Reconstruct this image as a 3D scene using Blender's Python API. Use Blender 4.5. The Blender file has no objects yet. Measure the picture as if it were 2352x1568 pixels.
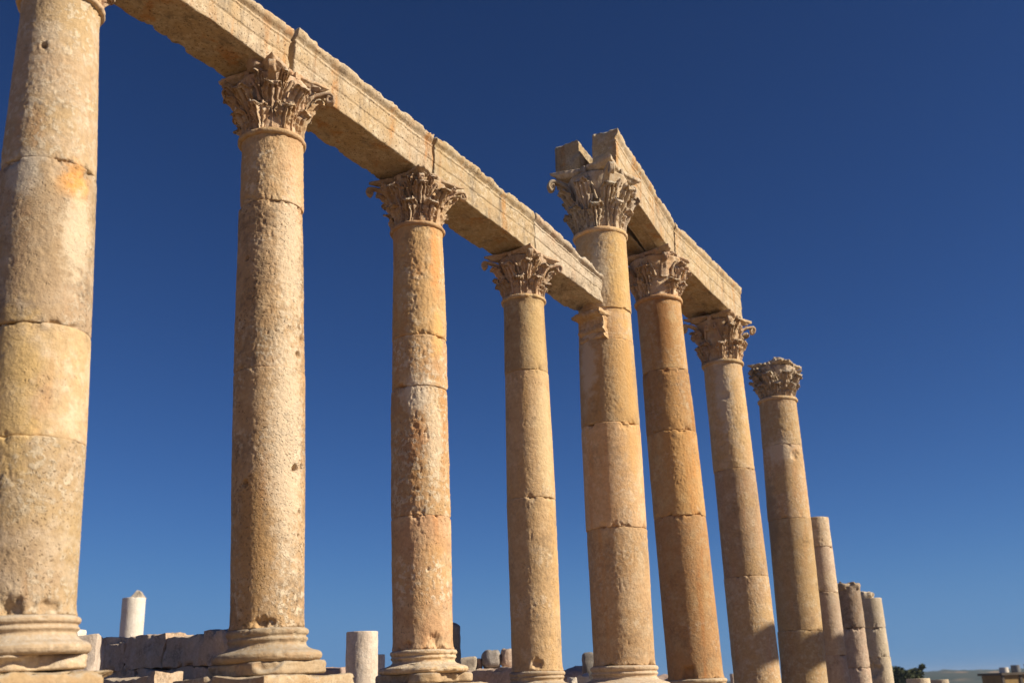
import bpy, math, random
import numpy as np
from mathutils import Vector, Matrix

# ------------------------------------------------------------------ camera, sky, sun
scene = bpy.context.scene
W2, H2 = 2352.0, 1568.0            # pixel frame in which the photograph was measured
FPX, HOR, ROLL = 2400.0, 800.0, math.radians(2.0)
EYE = 1.5
PITCH = math.atan(HOR / FPX)
FWD = np.array([0, math.cos(PITCH), math.sin(PITCH)])
R0 = np.array([1.0, 0, 0]); U0 = np.cross(R0, FWD)
CR, SR = math.cos(ROLL), math.sin(ROLL)
RIGHT = CR * R0 - SR * U0
UP = SR * R0 + CR * U0
cam_d = bpy.data.cameras.new('camera')
cam = bpy.data.objects.new('camera', cam_d)
scene.collection.objects.link(cam)
cam_d.sensor_width = 36.0
cam_d.lens = 36.0 * FPX / W2
cam_d.clip_end = 6000.0
M = Matrix(((RIGHT[0], UP[0], -FWD[0], 0), (RIGHT[1], UP[1], -FWD[1], 0), (RIGHT[2], UP[2], -FWD[2], EYE), (0, 0, 0, 1)))
cam.matrix_world = M
cam_d.dof.use_dof = True
cam_d.dof.focus_distance = 14.0
cam_d.dof.aperture_fstop = 1.3
scene.camera = cam
scene.render.resolution_x, scene.render.resolution_y = 1024, 682
scene.view_settings.view_transform = 'Standard'
scene.view_settings.look = 'None'
scene.view_settings.exposure = 0.52
scene.view_settings.gamma = 1.0

SUN_AZ, SUN_EL = math.radians(76), math.radians(33)     # azimuth from -Y towards +X
SUN = np.array([math.sin(SUN_AZ) * math.cos(SUN_EL), -math.cos(SUN_AZ) * math.cos(SUN_EL), math.sin(SUN_EL)])
world = bpy.data.worlds.new('World'); scene.world = world; world.use_nodes = True
wn = world.node_tree.nodes; wl = world.node_tree.links
bgn = wn['Background']
sky = wn.new('ShaderNodeTexSky'); sky.sky_type = 'NISHITA'; sky.sun_disc = False
sky.sun_elevation = SUN_EL
sky.sun_rotation = math.atan2(SUN[0], SUN[1])
sky.altitude = 1500; sky.air_density = 0.7; sky.dust_density = 0.0; sky.ozone_density = 8.0
gam = wn.new('ShaderNodeGamma'); gam.inputs['Gamma'].default_value = 1.28
tint = wn.new('ShaderNodeVectorMath'); tint.operation = 'MULTIPLY'; tint.inputs[1].default_value = (.86, .84, .82)
cs = wn.new('ShaderNodeSeparateXYZ'); cc = wn.new('ShaderNodeCombineXYZ')
wl.new(sky.outputs[0], gam.inputs[0]); wl.new(gam.outputs[0], tint.inputs[0]); wl.new(tint.outputs[0], cs.inputs[0]); wl.new(cc.outputs[0], bgn.inputs[0])
for k, top in enumerate((1.68, 3.75, 7.2)):      # thick low air: the bright band at the horizon levels off
    sm = wn.new('ShaderNodeMath'); sm.operation = 'SMOOTH_MIN'; sm.inputs[1].default_value = top; sm.inputs[2].default_value = top * .9
    wl.new(cs.outputs[k], sm.inputs[0]); wl.new(sm.outputs[0], cc.inputs[k])
bgn.inputs[1].default_value = 0.05
sd = bpy.data.lights.new('sun', 'SUN'); so = bpy.data.objects.new('sun', sd); scene.collection.objects.link(so)
sd.energy = 5.0; sd.angle = math.radians(0.53); sd.color = (1.0, 0.88, 0.70)
so.rotation_euler = Vector(SUN).to_track_quat('Z', 'Y').to_euler()

# ------------------------------------------------------------------ pixel helpers
def ray(x, y):
    d = FWD * FPX + RIGHT * (x - W2 / 2) + UP * (H2 / 2 - y)
    return d / np.linalg.norm(d)
CAM = np.array([0, 0, EYE])
def at_h(x, y, hd):                # point on the pixel's ray at horizontal distance hd
    r = ray(x, y); return CAM + r * hd / math.hypot(r[0], r[1])
def on_plane(x, y, p, q):          # point on the pixel's ray in the vertical plane through p, q
    p = np.array(p[:2]); q = np.array(q[:2]); d = q - p; n = np.array([d[1], -d[0]])
    r = ray(x, y); t = (n @ p) / (n @ r[:2]); return CAM + r * t
AZ = math.radians(33.0)
DV = np.array([math.sin(AZ), math.cos(AZ)]); NV = np.array([DV[1], -DV[0]])   # row direction, towards the street
OFF = -8.055
def row(s, o=0.0): return DV * s + NV * (OFF + o)

# ------------------------------------------------------------------ noise
_rng = np.random.RandomState(7)
_perm = np.concatenate([_rng.permutation(256)] * 3).astype(np.int32)
_grad = _rng.normal(size=(256, 3)); _grad /= np.linalg.norm(_grad, axis=1)[:, None]
def perlin(p):
    p = np.asarray(p, dtype=np.float64); i = np.floor(p).astype(np.int64); f = p - i; i &= 255
    u = f * f * f * (f * (f * 6 - 15) + 10); res = 0
    for dx in (0, 1):
        wx = u[:, 0] if dx else 1 - u[:, 0]
        for dy in (0, 1):
            wy = u[:, 1] if dy else 1 - u[:, 1]
            for dz in (0, 1):
                wz = u[:, 2] if dz else 1 - u[:, 2]
                h = _perm[_perm[_perm[(i[:, 0] + dx) & 255] + ((i[:, 1] + dy) & 255)] + ((i[:, 2] + dz) & 255)]
                g = _grad[h]
                res = res + wx * wy * wz * (g[:, 0] * (f[:, 0] - dx) + g[:, 1] * (f[:, 1] - dy) + g[:, 2] * (f[:, 2] - dz))
    return res * 1.6
def fbm(p, sc, octv=4, seed=0, gain=0.5):
    p = np.asarray(p) * sc + np.array([seed * 17.31, seed * 5.77, seed * 9.13]); a = 1; r = 0
    for _ in range(octv):
        r = r + a * perlin(p); p = p * 2.03 + 11.7; a *= gain
    return r
def vnoise(p, sc, octv, seed, gain=.5):
    return np.stack([fbm(p, sc, octv, seed + k * 31, gain) for k in range(3)], 1)
def sstep(a, b, x):
    t = np.clip((x - a) / (b - a), 0, 1); return t * t * (3 - 2 * t)

# ------------------------------------------------------------------ objects
COL = scene.collection
def mesh_obj(name, V, F, mat, parent=None, smooth=True):
    me = bpy.data.meshes.new(name)
    V = np.asarray(V, dtype=np.float32)
    if isinstance(F, np.ndarray):
        n, k = F.shape
        me.vertices.add(len(V)); me.vertices.foreach_set('co', V.ravel())
        me.loops.add(n * k); me.loops.foreach_set('vertex_index', F.astype(np.int32).ravel())
        me.polygons.add(n); me.polygons.foreach_set('loop_start', np.arange(0, n * k, k, dtype=np.int32))
        me.update(calc_edges=True); me.validate()
    else:
        me.from_pydata(V.tolist(), [], F); me.update()
    if smooth: me.polygons.foreach_set('use_smooth', np.ones(len(me.polygons), dtype=bool))
    if mat: me.materials.append(mat)
    o = bpy.data.objects.new(name, me); COL.objects.link(o)
    if parent: o.parent = parent
    return o
def inst(name, me, parent, loc=(0, 0, 0), rz=0.0, sc=(1, 1, 1)):
    o = bpy.data.objects.new(name, me); COL.objects.link(o); o.parent = parent
    o.location = loc; o.rotation_euler = (0, 0, rz); o.scale = sc
    return o
def thing(name, label, cat, loc=(0, 0, 0), group=None):
    o = bpy.data.objects.new(name, None); o.empty_display_size = .3; COL.objects.link(o); o.location = loc
    return tag(o, label, cat, group)
def tag(o, label, cat, group=None):
    o['label'] = label; o['category'] = cat; o['kind'] = 'thing'
    if group: o['group'] = group
    return o
def structure(o, kind='structure'):
    o['kind'] = kind; return o
def quads(nv, nu, closed):
    i = np.arange(nv - 1)[:, None]; m = nu if closed else nu - 1; j = np.arange(m)[None, :]
    a = i * nu + j; b = i * nu + (j + 1) % nu
    return np.stack([a, b, b + nu, a + nu], -1).reshape(-1, 4)
def lathe_grid(P):                 # P (nv, nu, 3) closed in u; closes both ends with centre rings
    nv, nu, _ = P.shape
    lo = P[0].mean(0) * np.ones((nu, 3)); hi = P[-1].mean(0) * np.ones((nu, 3))
    rows = [lo + (P[0] - lo) * .02, lo + (P[0] - lo) * .6, *P, hi + (P[-1] - hi) * .6, hi + (P[-1] - hi) * .02]
    G = np.stack(rows); return G.reshape(-1, 3), quads(len(rows), nu, True)
def box_grid(sx, sy, sz, res):
    """surface points of a box (centred in x, y; z from 0) with subdivided faces"""
    n = [max(2, int(round(s / res))) for s in (sx, sy, sz)]
    V = []; F = []; base = 0
    L = [np.linspace(-s / 2, s / 2, k + 1) for s, k in zip((sx, sy, sz), n)]
    for ax in range(3):
        a, b = [(1, 2), (2, 0), (0, 1)][ax]
        for sg in (-1, 1):
            A, B = np.meshgrid(L[a], L[b], indexing='ij')
            P = np.zeros(A.shape + (3,)); P[..., a] = A; P[..., b] = B; P[..., ax] = sg * (sx, sy, sz)[ax] / 2
            q = quads(A.shape[0], A.shape[1], False)
            if sg > 0: q = q[:, ::-1]
            V.append(P.reshape(-1, 3)); F.append(q[:, ::-1] + base); base += P.shape[0] * P.shape[1]
    return np.concatenate(V), np.concatenate(F)[:, ::-1]
def rough_block(sx, sy, sz, res=.04, rnd=.03, amp=.02, seed=0, chip=.05, sc=3.0):
    V, F = box_grid(sx, sy, sz, res)
    h = np.array([sx, sy, sz]) / 2
    inner = np.maximum(h - rnd, h * .3)
    c = np.clip(V, -inner, inner); d = V - c; l = np.linalg.norm(d, axis=1)[:, None]
    V = c + np.where(l > 1e-6, d / np.maximum(l, 1e-6) * np.minimum(l, rnd), 0)
    V = V + vnoise(V, sc, 4, seed) * amp
    # corner chips: where low noise meets an edge, pull inwards
    e = np.sort(np.abs(V) / h, axis=1)[:, 1]
    m = sstep(.75, 1.0, e) * sstep(.1, .55, fbm(V, 2.2 / max(.4, min(sx, sy, sz)), 3, seed + 5))
    V = V - V / np.linalg.norm(V, axis=1)[:, None] * (m * chip)[:, None]
    V[:, 2] += sz / 2
    return V, F
class Acc:
    def __init__(s): s.V = []; s.F = []; s.n = 0
    def add(s, V, F, T=None):
        V = np.asarray(V, float)
        if T is not None: V = V @ np.array(T.to_3x3()).T + np.array(T.translation)
        s.V.append(V); s.F.append(np.asarray(F) + s.n); s.n += len(V); return s
    def build(s, name, mat, parent=None, smooth=True):
        return mesh_obj(name, np.concatenate(s.V), np.concatenate(s.F), mat, parent, smooth)

# ------------------------------------------------------------------ materials
def lift(c, k): return tuple(min(.8, v * q) for v, q in zip(c, k))
def stone(name, a, b, c, pale=.5, orange=.3, grey=.3, pit=.5, bump=.6, topgrey=0.0, streak=0.0, palec=(.66, .55, .38),
          orangec=(.50, .22, .06), pitarea=0.0, greyc=(.13, .105, .08), sc=1.0):
    kk = (1.05, 1.08, 1.15) if name in ('stone_yellow', 'stone_amber', 'stone_rust') else (1.05, 1.08, 1.15)
    a, b, c, palec = (lift(q, kk) for q in (a, b, c, palec))
    m = bpy.data.materials.new(name); m.use_nodes = True
    nt = m.node_tree; N = nt.nodes; L = nt.links; bs = N['Principled BSDF']
    bs.inputs['Roughness'].default_value = .92
    bs.inputs['Specular IOR Level'].default_value = .15
    tc = N.new('ShaderNodeTexCoord'); oi = N.new('ShaderNodeObjectInfo')
    vm = N.new('ShaderNodeVectorMath'); vm.operation = 'MULTIPLY_ADD'
    cx = N.new('ShaderNodeCombineXYZ')
    mu = N.new('ShaderNodeMath'); mu.operation = 'MULTIPLY'; mu.inputs[1].default_value = 37.0
    L.new(oi.outputs['Random'], mu.inputs[0])
    for k in range(3): L.new(mu.outputs[0], cx.inputs[k])
    vm.inputs[1].default_value = (1, 1, 1)
    L.new(tc.outputs['Object'], vm.inputs[0]); L.new(cx.outputs[0], vm.inputs[2])
    co = vm.outputs[0]
    def noise(scale, det=6, rough=.6, vec=None, stretch=None):
        n = N.new('ShaderNodeTexNoise'); n.inputs['Scale'].default_value = scale * sc
        n.inputs['Detail'].default_value = det; n.inputs['Roughness'].default_value = rough
        src = co
        if stretch:
            s = N.new('ShaderNodeVectorMath'); s.operation = 'MULTIPLY'; s.inputs[1].default_value = stretch
            L.new(co, s.inputs[0]); src = s.outputs[0]
        L.new(src, n.inputs['Vector']); return n.outputs['Fac']
    def shift(v, amt):                # per-object bias: one drum more pitted or crusted than the next
        m1 = N.new('ShaderNodeMath'); m1.operation = 'MULTIPLY_ADD'; m1.inputs[1].default_value = 61.7; m1.inputs[2].default_value = amt * 10
        fr_ = N.new('ShaderNodeMath'); fr_.operation = 'FRACT'; L.new(oi.outputs['Random'], m1.inputs[0]); L.new(m1.outputs[0], fr_.inputs[0])
        m2 = N.new('ShaderNodeMath'); m2.operation = 'MULTIPLY_ADD'; m2.inputs[1].default_value = amt; L.new(fr_.outputs[0], m2.inputs[0]); L.new(v, m2.inputs[2])
        m3 = N.new('ShaderNodeMath'); m3.operation = 'SUBTRACT'; m3.inputs[1].default_value = amt / 2; L.new(m2.outputs[0], m3.inputs[0]); return m3.outputs[0]
    def mask(v, lo, hi, amt=1.0):
        r = N.new('ShaderNodeMapRange'); r.interpolation_type = 'SMOOTHSTEP'
        r.inputs['From Min'].default_value = lo; r.inputs['From Max'].default_value = hi
        r.inputs['To Max'].default_value = amt; L.new(v, r.inputs['Value']); return r.outputs[0]
    def mul(x, y):
        k = N.new('ShaderNodeMath'); k.operation = 'MULTIPLY'
        for q, v in enumerate((x, y)):
            if isinstance(v, (int, float)): k.inputs[q].default_value = v
            else: L.new(v, k.inputs[q])
        return k.outputs[0]
    def mix(fac, c1, c2, mode='MIX'):
        k = N.new('ShaderNodeMix'); k.data_type = 'RGBA'; k.blend_type = mode
        if isinstance(fac, (int, float)): k.inputs[0].default_value = fac
        else: L.new(fac, k.inputs[0])
        for q, v in ((6, c1), (7, c2)):
            if isinstance(v, tuple): k.inputs[q].default_value = (*v, 1)
            else: L.new(v, k.inputs[q])
        return k.outputs[2]
    big = noise(1.3, 5, .55); mid = noise(5, 8, .62); fine = noise(22, 8, .65)
    col = mix(mask(shift(big, .3), .36, .64), a, b)
    col = mix(mask(mid, .44, .66, .75), col, c)
    st = noise(2.6, 5, .55, stretch=(1.6, 1.6, .22))
    col = mix(mul(mask(st, .52, .66), mul(mask(mid, .3, .6), orange)), col, orangec)
    # pale flaking crust
    pl = mul(mask(noise(13, 9, .68), .50, .58), mask(shift(noise(1.7, 4, .5), .22), .44, .60))
    col = mix(mul(pl, pale), col, palec)
    # grey crust and dark lichen spots
    gr = mul(mask(shift(noise(2.2, 7, .62), .16), .52, .66), mask(noise(17, 8, .7), .40, .6))
    col = mix(mul(gr, grey), col, greyc)
    if streak:
        s2 = noise(3.1, 9, .72, stretch=(1.3, 1.3, .16))
        col = mix(mul(mask(s2, .53, .68), streak), col, (.17, .135, .10))
    if topgrey:
        g = N.new('ShaderNodeNewGeometry'); sp = N.new('ShaderNodeSeparateXYZ'); L.new(g.outputs['Normal'], sp.inputs[0])
        col = mix(mul(mask(sp.outputs['Z'], .15, .7, topgrey), mask(fine, .3, .6)), col, (.42, .39, .33))
    # value grain
    col = mix(.35, col, mix(mask(fine, .25, .75), (.55, .5, .45), (1.25, 1.2, 1.15)), 'MULTIPLY')
    # per-object value shift
    mr = N.new('ShaderNodeMapRange'); mr.inputs['To Min'].default_value = .80; mr.inputs['To Max'].default_value = 1.14
    L.new(oi.outputs['Random'], mr.inputs['Value'])
    hr = N.new('ShaderNodeMapRange'); hr.inputs['From Min'].default_value = .25; hr.inputs['From Max'].default_value = .75; hr.inputs['To Min'].default_value = .494; hr.inputs['To Max'].default_value = .503
    L.new(shift(big, .5), hr.inputs['Value'])
    hs = N.new('ShaderNodeHueSaturation'); L.new(hr.outputs[0], hs.inputs['Hue']); L.new(col, hs.inputs['Color']); L.new(mr.outputs[0], hs.inputs['Value']); col = hs.outputs[0]
    # pits
    vo = N.new('ShaderNodeTexVoronoi'); vo.inputs['Scale'].default_value = 30 * sc
    wv = N.new('ShaderNodeVectorMath'); wv.operation = 'ADD'
    nn = N.new('ShaderNodeTexNoise'); nn.inputs['Scale'].default_value = 14 * sc
    vs = N.new('ShaderNodeVectorMath'); vs.operation = 'SCALE'; vs.inputs['Scale'].default_value = .09
    L.new(co, nn.inputs['Vector']); L.new(nn.outputs['Color'], vs.inputs[0]); L.new(co, wv.inputs[0]); L.new(vs.outputs[0], wv.inputs[1])
    L.new(wv.outputs[0], vo.inputs['Vector'])
    pm = mul(mask(vo.outputs['Distance'], .32, .13), mask(shift(noise(3.1, 4, .6), .24), .47 - pitarea, .62 - pitarea))
    col = mix(mul(pm, pit * .75), col, (.12, .075, .04))
    L.new(col, bs.inputs['Base Color'])
    # bump
    def addv(x, y):
        k = N.new('ShaderNodeMath'); k.operation = 'ADD'
        L.new(x, k.inputs[0]); L.new(y, k.inputs[1]); return k.outputs[0]
    hgt = addv(addv(mul(fine, .9), mul(noise(60, 5, .6), .35)), addv(mul(pm, -.7 * pit), mul(pl, .25)))
    bp = N.new('ShaderNodeBump'); bp.inputs['Strength'].default_value = bump; bp.inputs['Distance'].default_value = .022
    L.new(hgt, bp.inputs['Height']); L.new(bp.outputs[0], bs.inputs['Normal'])
    return m
TAN, OCH, PAL = (.43, .285, .145), (.50, .315, .135), (.56, .42, .25)
MS = {
 'A': stone('stone_sand', (.51, .37, .22), (.51, .36, .19), (.62, .49, .33), pale=.75, orange=.4, grey=.45, pit=.7),
 'B': stone('stone_flaked', (.45, .31, .165), (.42, .275, .14), (.52, .38, .22), pale=.8, orange=.35, grey=.5, pit=.95, bump=.85),
 'C': stone('stone_striped', (.46, .29, .15), (.50, .31, .14), (.54, .39, .22), pale=.7, orange=.55, grey=.3, pit=.7),
 'D': stone('stone_yellow', (.50, .345, .17), (.47, .31, .155), (.57, .42, .23), pale=.45, orange=.35, grey=.4, pit=.6, orangec=(.58, .34, .08)),
 'E': stone('stone_amber', (.53, .355, .18), (.51, .33, .165), (.59, .44, .26), pale=.45, orange=.45, grey=.3, pit=.35, orangec=(.60, .30, .07)),
 'F': stone('stone_rust', (.52, .31, .13), (.49, .29, .125), (.55, .38, .19), pale=.35, orange=.55, grey=.35, pit=.4, orangec=(.52, .20, .04)),
 'G': stone('stone_buff', (.48, .325, .175), (.50, .33, .16), (.56, .42, .26), pale=.4, orange=.3, grey=.3, pit=.4),
 'H': stone('stone_dun', (.46, .31, .165), (.47, .31, .15), (.53, .39, .23), pale=.35, orange=.3, grey=.5, pit=.45),
 'I': stone('stone_rose', (.47, .35, .24), (.46, .34, .21), (.55, .44, .31), pale=.4, orange=.1, grey=.45, pit=.3),
 'K': stone('stone_cream', (.56, .47, .32), (.53, .43, .29), (.62, .53, .39), pale=.4, orange=.08, grey=.25, pit=.2),
 'beam': stone('stone_architrave', (.42, .32, .195), (.43, .31, .17), (.49, .40, .27), pale=.45, orange=.8, grey=.7, pit=1.0, pitarea=.12, topgrey=.9, streak=.75, orangec=(.44, .22, .07)),
 'beam2': stone('stone_architrave_grey', (.43, .35, .235), (.41, .33, .205), (.50, .43, .31), pale=.6, orange=.25, grey=.85, pit=1.0, pitarea=.1, topgrey=1, streak=.8),
 'cap': stone('stone_capital', (.50, .35, .21), (.50, .33, .18), (.58, .46, .31), pale=.4, orange=.35, grey=.35, pit=.3, bump=.5, topgrey=.85, orangec=(.46, .2, .08), sc=1.4),
 'capg': stone('stone_capital_grey', (.46, .36, .24), (.46, .34, .21), (.56, .48, .36), pale=.4, orange=.2, grey=.75, pit=.3, bump=.5, topgrey=.95, sc=1.4),
 'base': stone('stone_base', (.49, .37, .22), (.50, .34, .18), (.56, .45, .29), pale=.5, orange=.25, grey=.25, pit=.35, topgrey=.6, bump=.5),
 'wall': stone('stone_wall', (.58, .43, .29), (.60, .44, .29), (.68, .54, .40), pale=.35, orange=.2, grey=.5, pit=.4, topgrey=.6, orangec=(.3, .15, .07)),
 'pink': stone('stone_pink', (.46, .34, .26), (.48, .36, .26), (.53, .42, .32), pale=.3, orange=.15, grey=.25, pit=.2),
 'white': stone('stone_white', (.66, .60, .50), (.62, .55, .44), (.72, .66, .56), pale=.3, orange=.05, grey=.15, pit=.1, palec=(.74, .69, .6)),
 'grey': stone('stone_grey', (.46, .40, .32), (.42, .36, .28), (.54, .48, .39), pale=.3, orange=.08, grey=.5, pit=.25),
 'weather': stone('stone_weathered', (.34, .25, .16), (.38, .29, .19), (.46, .37, .27), pale=.3, orange=.1, grey=.8, pit=.6),
 'marble': stone('stone_pale_marble', (.56, .47, .37), (.52, .43, .33), (.62, .54, .44), pale=.3, orange=.08, grey=.3, pit=.3),
 'dark': stone('stone_dark', (.22, .20, .18), (.25, .23, .20), (.32, .29, .25), pale=.1, orange=.03, grey=.6, pit=.3),
}

# ------------------------------------------------------------------ column parts
def px_r(w, d): return .5 * w / FPX * d
def drum_mesh(z0, z1, rfun, ring, seed, rough, chips, nth, flare0=0, flare1=0, dents=()):
    n = max(5, int((z1 - z0) / ring))
    t = np.linspace(0, 1, n); z = z0 + (z1 - z0) * t
    # denser at the joints
    z = np.unique(np.concatenate([z, z0 + np.array([.003, .008, .016, .03]), z1 - np.array([.003, .008, .016, .03])]))
    th = np.linspace(0, 2 * math.pi, nth, endpoint=False)
    Z, T = np.meshgrid(z, th, indexing='ij')
    R = np.interp(Z, *rfun)
    dlo, dhi = Z - z0, z1 - Z
    dj = np.minimum(dlo, dhi)
    P = np.stack([R * np.cos(T), R * np.sin(T), Z], -1).reshape(-1, 3)
    sh = Z.shape
    n1 = fbm(P, 2.2, 3, seed).reshape(sh); n2 = fbm(P, 9, 4, seed + 3, .6).reshape(sh); n3 = fbm(P, 26, 2, seed + 6, .6).reshape(sh); n4 = (fbm(P, 48, 2, seed + 7, .6).reshape(sh) if nth > 150 else 0)
    nc = fbm(P, 4.5, 4, seed + 9, .6).reshape(sh); ncr = fbm(P, 3.0, 3, seed + 12).reshape(sh)
    R = R + n1 * .006 * rough + n2 * .0028 * rough + n3 * .0042 * rough + n4 * .0035 * rough
    # pitted zones
    pz = sstep(-.05, .5, ncr) * sstep(.2, .6, fbm(P, 21, 2, seed + 15).reshape(sh))
    R = R - pz * .013 * rough
    # rounded, chipped joint edges
    R = R - .007 * np.exp(-dj / .006) - chips * .06 * sstep(.25, .85, nc) * np.exp(-dj / .05) - chips * .018 * sstep(-.1, .5, nc) * np.exp(-dj / .02)
    R = R + flare0 * np.exp(-dlo / .035) + flare1 * np.exp(-dhi / .04)
    for (dz, dth, rad, dep, hard) in dents:
        dd = np.hypot((Z - dz), R * np.abs((T - dth + math.pi) % (2 * math.pi) - math.pi)) / rad
        dd = dd + .35 * nc + .25 * n2
        R = R - dep * (1 - sstep(hard, 1.0, dd))
    P = np.stack([R * np.cos(T), R * np.sin(T), Z], -1)
    return lathe_grid(P)
def attic_base(R, h, seed, plinth_r, nth=150, rough=1.0, broken=0.6, bw=1.0):
    """torus, fillet, scotia, torus and a worn square plinth, from z=-h to 0; returns (mouldings, plinth)"""
    prof = [(0, 1.02), (-.01, 1.06), (-.03, 1.095), (-.07, 1.115), (-.115, 1.11), (-.15, 1.085), (-.16, 1.06), (-.20, 1.06), (-.215, 1.085), (-.255, 1.09), (-.285, 1.06),
            (-.32, 1.035), (-.37, 1.045), (-.42, 1.10), (-.455, 1.19), (-.47, 1.22), (-.485, 1.30), (-.51, 1.40), (-.55, 1.465), (-.61, 1.485), (-.67, 1.46), (-.71, 1.40), (-.72, 1.34)]
    zz = np.array([-p[0] for p in prof]); rr = np.array([1.05 + (p[1] - 1.05) * (bw if p[1] > 1.12 else 1) for p in prof]) * R
    s = np.linspace(0, .72, 70); r = np.interp(s, zz, rr); r = np.convolve(np.pad(r, 1, 'edge'), [.2, .6, .2], 'valid')
    th = np.linspace(0, 2 * math.pi, nth, endpoint=False)
    Z, T = np.meshgrid(-s[::-1] * h, th, indexing='ij'); Rr = np.repeat(r[::-1][:, None], nth, 1)
    P = np.stack([Rr * np.cos(T), Rr * np.sin(T), Z], -1).reshape(-1, 3)
    nz = fbm(P, 7, 4, seed, .6).reshape(Z.shape); n2 = fbm(P, 2.5, 3, seed + 4).reshape(Z.shape)
    Rr = Rr + nz * .006 * rough - sstep(.3, .65, n2 + .35 * nz) * .045 * rough * broken
    V1, F1 = lathe_grid(np.stack([Rr * np.cos(T), Rr * np.sin(T), Z], -1))
    s = np.linspace(0, 1, 14); Z, T = np.meshgrid(-h + s * .285 * h, th, indexing='ij')
    k = 5.0
    A = T - 0
    sq = (np.abs(np.cos(A)) ** k + np.abs(np.sin(A)) ** k) ** (-1 / k)
    Rr = plinth_r * sq - .02 * (np.abs(s - .5) * 2)[:, None] ** 8
    P = np.stack([Rr * np.cos(T), Rr * np.sin(T), Z], -1).reshape(-1, 3)
    nz = fbm(P, 6, 4, seed + 9, .6).reshape(Z.shape); n2 = fbm(P, 1.9, 3, seed + 14).reshape(Z.shape)
    Rr = Rr + nz * .016 * rough - sstep(.05, .3, n2) * .11 * broken * (1 + .5 * nz) - .10 * sstep(1.14, 1.3, sq) * plinth_r * (.5 + broken * .5)
    V2, F2 = lathe_grid(np.stack([Rr * np.cos(T), Rr * np.sin(T), Z], -1))
    return (V1, F1), (V2, F2)

# ------------------------------------------------------------------ Corinthian capital (unit: neck diameter 1)
def bell_r(z): return .455 + .02 * z + .13 * np.clip(z / .84, 0, 1) ** 2.6
def leaf_mesh(name, z0, h, w0, out, seed, er=1.0, mat=None, lobes=4.0, lean=.1):
    nv, nu = 50, 41
    t = np.linspace(0, 1, nv); tk = .80
    rho = out * .5
    r = np.zeros(nv); z = np.zeros(nv)
    lo = t <= tk; q = t[lo] / tk
    z[lo] = z0 + (h - rho * .9) * q; r[lo] = bell_r(z[lo]) + .015 + lean * q ** 2.4
    rk, zk = r[lo][-1], z[lo][-1]; ph = (t[~lo] - tk) / (1 - tk) * math.radians(125); a0 = math.radians(22)
    r[~lo] = rk + rho * (np.cos(a0) - np.cos(a0 + ph) * (1 - .12 * ph)); z[~lo] = zk + rho * (np.sin(a0 + ph) - np.sin(a0)) * (1 + .1 * ph)
    dr, dz = np.gradient(r), np.gradient(z); l = np.hypot(dr, dz) + 1e-9
    nr, nz = dz / l, -dr / l                               # outward normal in the (r,z) plane
    u = np.linspace(-1, 1, nu)
    saw = (t * lobes) % 1.0
    wid = w0 * (.78 + .34 * np.sin(math.pi * np.clip(t, 0, 1) * .86)) * np.interp(t, [0, .25, .6, .84, .93, 1], [.50, .62, .95, 1.02, .86, .45])
    wid = wid * (.78 + .30 * saw ** .8)
    T, U = np.meshgrid(t, u, indexing='ij')
    saws = (T * lobes + .35 * np.abs(U)) % 1.0
    rib = np.cos(U * math.pi * 4.0) * .5 + .5
    dep = .040 * rib * (.35 + .65 * T) + .030 * np.exp(-(U / .12) ** 2) - .060 * U ** 2 * (1 - .2 * T) + .050 * (saws - .5) * np.abs(U)
    dep -= .030 * (np.exp(-((np.abs(U) - .25) / .07) ** 2) + np.exp(-((np.abs(U) - .72) / .07) ** 2)) * (T < .95)
    Rf = r[:, None] + nr[:, None] * dep; Zf = z[:, None] + nz[:, None] * dep
    th = .034
    Rb = r[:, None] - nr[:, None] * (th + .05 * U ** 2 * 0); Zb = z[:, None] - nz[:, None] * th + 0 * U
    lat = wid[:, None] * U
    def xyz(R, Z, sh):
        a = lat * sh / np.maximum(R, .3); return np.stack([R * np.cos(a), R * np.sin(a), Z], -1)
    A = xyz(Rf, Zf, 1.0); B = xyz(Rb, Zb, .93)
    rings = np.concatenate([A, B[:, ::-1]], 1)             # closed loop across the leaf
    P = rings.reshape(-1, 3)
    P = P + vnoise(P, 7, 3, seed) * .014 * er + vnoise(P, 22, 2, seed + 7) * .006 * er
    # worn tips
    k = fbm(P, 3.0, 3, seed + 3); tip = np.repeat(t, 2 * nu); P[:, 0] -= sstep(.15, .6, k) * .09 * er * sstep(.6, 1, tip)
    F = quads(nv, 2 * nu, True)
    cap0 = [np.array([i, i + 1, 2 * nu - 2 - i, 2 * nu - 1 - i]) for i in range(nu - 1)]
    e = (nv - 1) * 2 * nu; cap1 = [np.array([e + i + 1, e + i, e + 2 * nu - 1 - i, e + 2 * nu - 2 - i]) for i in range(nu - 1)]
    F = np.concatenate([F, np.array(cap0), np.array(cap1)])
    o = mesh_obj(name, P, F, mat); me = o.data; bpy.data.objects.remove(o); return me
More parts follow.
